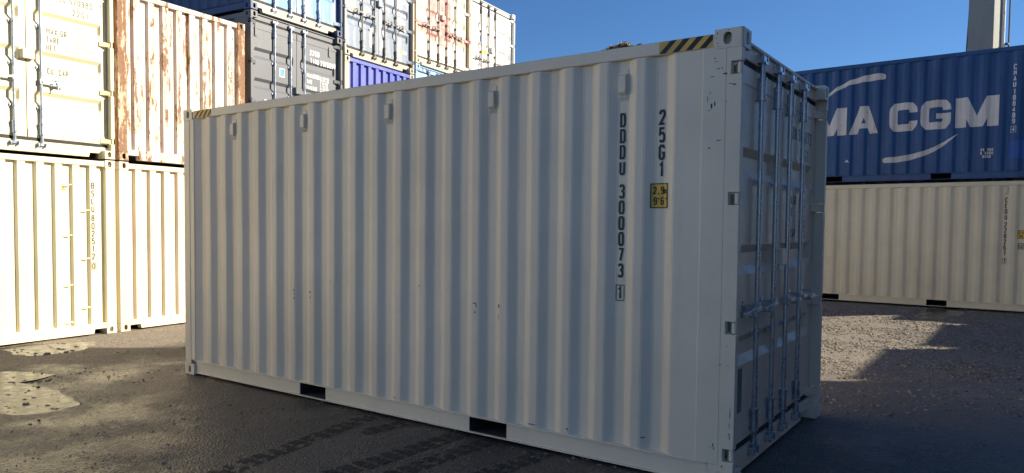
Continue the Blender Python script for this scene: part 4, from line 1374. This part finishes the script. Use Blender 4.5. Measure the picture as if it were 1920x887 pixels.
# ------------------------------------------------------------------ stacks beyond the right edge (their shade falls across the yard)
AS = math.radians(233.75)
st_d = Vector((math.cos(AS), math.sin(AS)))
LOW = ((18.42, 15.97), (17.42, 13.28), (15.28, 10.96), (13.42, 8.83))
TALL = [(11.25, 7.3275)]
for k in range(1, 6):
    TALL.append((11.25 + 2.50 * st_d.x * k, 7.3275 + 2.50 * st_d.y * k))
pal = [(CREAM_B, 'cream'), (MAROON, 'brown'), (BLUE_D, 'navy'), (TEAL, 'green'), (CREAM_C, 'rose-cream'), (GREY, 'grey'), (COBALT, 'cobalt'), (BEIGE, 'beige')]
TIER = ('bottom', 'second', 'third', 'top')
NTH = ('first', 'second', 'third', 'fourth', 'fifth', 'sixth')
for i, (x, y) in enumerate(LOW):
    for t in range(2):
        pm, pn_ = pal[(i * 3 + t) % 8]
        container('%s container, %s of the %s low stack past the right edge' % (pn_, 'bottom' if t == 0 else 'top', NTH[i]), (x, y, t * (H86 + GAP)), AS, H86, 'front', pm, 'low stacks past the right edge')
for i, (x, y) in enumerate(TALL):
    for t in range(4):
        pm, pn_ = pal[(i * 3 + t * 2 + 1) % 8]
        container('%s container, %s tier of the %s tall stack past the right edge' % (pn_, TIER[t], NTH[i]), (x, y, t * (H86 + GAP)), AS, H86, 'front', pm, 'tall stacks past the right edge')

# ------------------------------------------------------------------ concrete tower behind the blue box
TD = 45.0
tc = Vector((0.6675 * TD, TD))
tw = thing('concrete_tower', 'tall square concrete tower rising behind the blue container', 'tower', (tc.x, tc.y, 0.0), math.atan2(-0.623, -0.782) + math.pi / 2)
TA = 1.34; TH = 30.0
mb = MB()
b0, b1 = TA / 2 * 1.03, TA / 2 * 0.97
mb.add([(-b0, -b0, -0.2), (b0, -b0, -0.2), (b0, b0, -0.2), (-b0, b0, -0.2), (-b1, -b1, TH), (b1, -b1, TH), (b1, b1, TH), (-b1, b1, TH)], [(0, 3, 2, 1), (4, 5, 6, 7), (0, 1, 5, 4), (1, 2, 6, 5), (2, 3, 7, 6), (3, 0, 4, 7)])
put('shaft', mb.mesh('shaft', bevel=0.03), CONCRETE, tw, 40)
mb = MB(); mb.box(-TA * 0.75, TA * 0.75, -TA * 0.75, TA * 0.75, TH + 0.005, TH + 0.5)
put('head_slab', mb.mesh('head_slab', bevel=0.03), CONCRETE, tw, 41)
for k in range(30):
    mb = MB(); mb.cyl((b0 + 0.08, b0 - 0.05, k * 0.98), (b0 + 0.08, b0 - 0.05, k * 0.98 + 0.955), 0.10, 14)
    mb.cyl((b0 + 0.08, b0 - 0.05, k * 0.98 + 0.90), (b0 + 0.08, b0 - 0.05, k * 0.98 + 0.955), 0.118, 14)
    put('pipe_length', cached(('pipe', k), lambda: mb.mesh('pipe_length', smooth=True)), PIPEW, tw)
mb = MB(); rngc = random.Random(3)
prev = Vector((-b0 - 0.02, -b0 + 0.1, 0))
for k in range(1, 60):
    z = k * 0.5
    nxt = Vector((-b0 - 0.05 - 0.05 * math.sin(k * 0.35) + 0.0015 * k, -b0 + 0.1, z))
    mb.cyl(prev, nxt, 0.035, 6, cap=False); prev = nxt
put('cable', mb.mesh('cable', smooth=True), CABLE, tw)
mb = MB()
mb.cyl((b0 + 0.30, b0 + 0.25, 0), (b0 + 0.30, b0 + 0.25, 16.9), 0.045, 8)
put('antenna_mast', mb.mesh('antenna_mast', smooth=True), CABLE, tw)
for z in (5.2, 9.0, 12.8, 15.8):
    mb = MB(); mb.box(b0 + 0.02, b0 + 0.34, b0 - 0.02, b0 + 0.29, z, z + 0.09)
    put('mast_bracket', mb.mesh('mast_bracket'), CABLE, tw)

# ------------------------------------------------------------------ tree whose top shows over the ivory box
TRD = 50.0
tb = Vector((0.1818 * TRD, TRD))
tr = thing('tree', 'sparse tree whose crown tips show above the ivory container', 'tree', (tb.x, tb.y, 0))
mb = MB()
def limb(p, q, r0, r1): mb.cyl(p, q, r0, 8, r1, cap=False)
limb((0, 0, -0.2), (0.1, 0, 4.5), 0.32, 0.24); limb((0.1, 0, 4.5), (-0.1, 0.1, 9.0), 0.24, 0.15); limb((-0.1, 0.1, 9.0), (0.1, 0, 13.4), 0.15, 0.03)
rt = random.Random(9)
tips = [(-1.28, 0.1, 13.12, 0.24), (-1.05, 0, 13.38, 0.26), (-0.74, 0.1, 13.58, 0.28), (-0.45, -0.1, 13.58, 0.30), (-0.2, 0.1, 13.66, 0.30), (0.08, 0, 13.86, 0.28), (0.2, 0.1, 13.98, 0.22), (0.38, -0.1, 13.80, 0.26), (0.56, 0, 13.72, 0.26), (0.72, 0.1, 13.48, 0.26), (1.14, 0, 13.80, 0.15), (1.26, 0, 13.86, 0.14), (1.40, 0.1, 13.74, 0.12),
        (1.05, 0.2, 12.9, 0.45), (0.6, 0.5, 12.4, 0.6), (-0.4, -0.4, 12.6, 0.7), (-1.0, 0.3, 12.5, 0.6), (0.3, 0.2, 13.0, 0.6)]
for k in range(42):
    a = rt.random() * 6.283; rr_ = rt.uniform(0.8, 3.2); z = rt.uniform(6.5, 12.0)
    rr_ *= 1.0 - max(0, z - 9.5) * 0.2
    tips.append((rr_ * math.cos(a), rr_ * math.sin(a), z, rt.uniform(0.5, 0.9)))
for x, y, z, r_ in tips:
    zb = max(4.5, z - rt.uniform(2.0, 3.2))
    limb((0.05, 0.03, zb), (x * 0.6, y * 0.6, zb + (z - zb) * 0.55), 0.06, 0.035); limb((x * 0.6, y * 0.6, zb + (z - zb) * 0.55), (x, y, z + 0.1), 0.035, 0.010)
put('trunk', mb.mesh('trunk', smooth=True), BARK, tr)
V = []; F = []
for x, y, z, r_ in tips:
    for k in range(int(520 * r_)):
        d = Vector((rt.gauss(0, 1), rt.gauss(0, 1), rt.gauss(0, 1))).normalized() * r_ * rt.random() ** 0.6
        c = Vector((x, y, z)) + Vector((d.x, d.y, d.z * 0.8))
        u = Vector((rt.gauss(0, 1), rt.gauss(0, 1), rt.gauss(0, 1))).normalized(); w = u.orthogonal().normalized()
        a = rt.uniform(0.05, 0.11); b = a * 0.6
        o = len(V)
        V += [tuple(c + u * a), tuple(c + w * b), tuple(c - u * a), tuple(c - w * b)]
        F.append((o, o + 1, o + 2, o + 3))
cm = bpy.data.meshes.new('crown'); cm.from_pydata(V, [], F)
put('crown', cm, LEAF, tr)
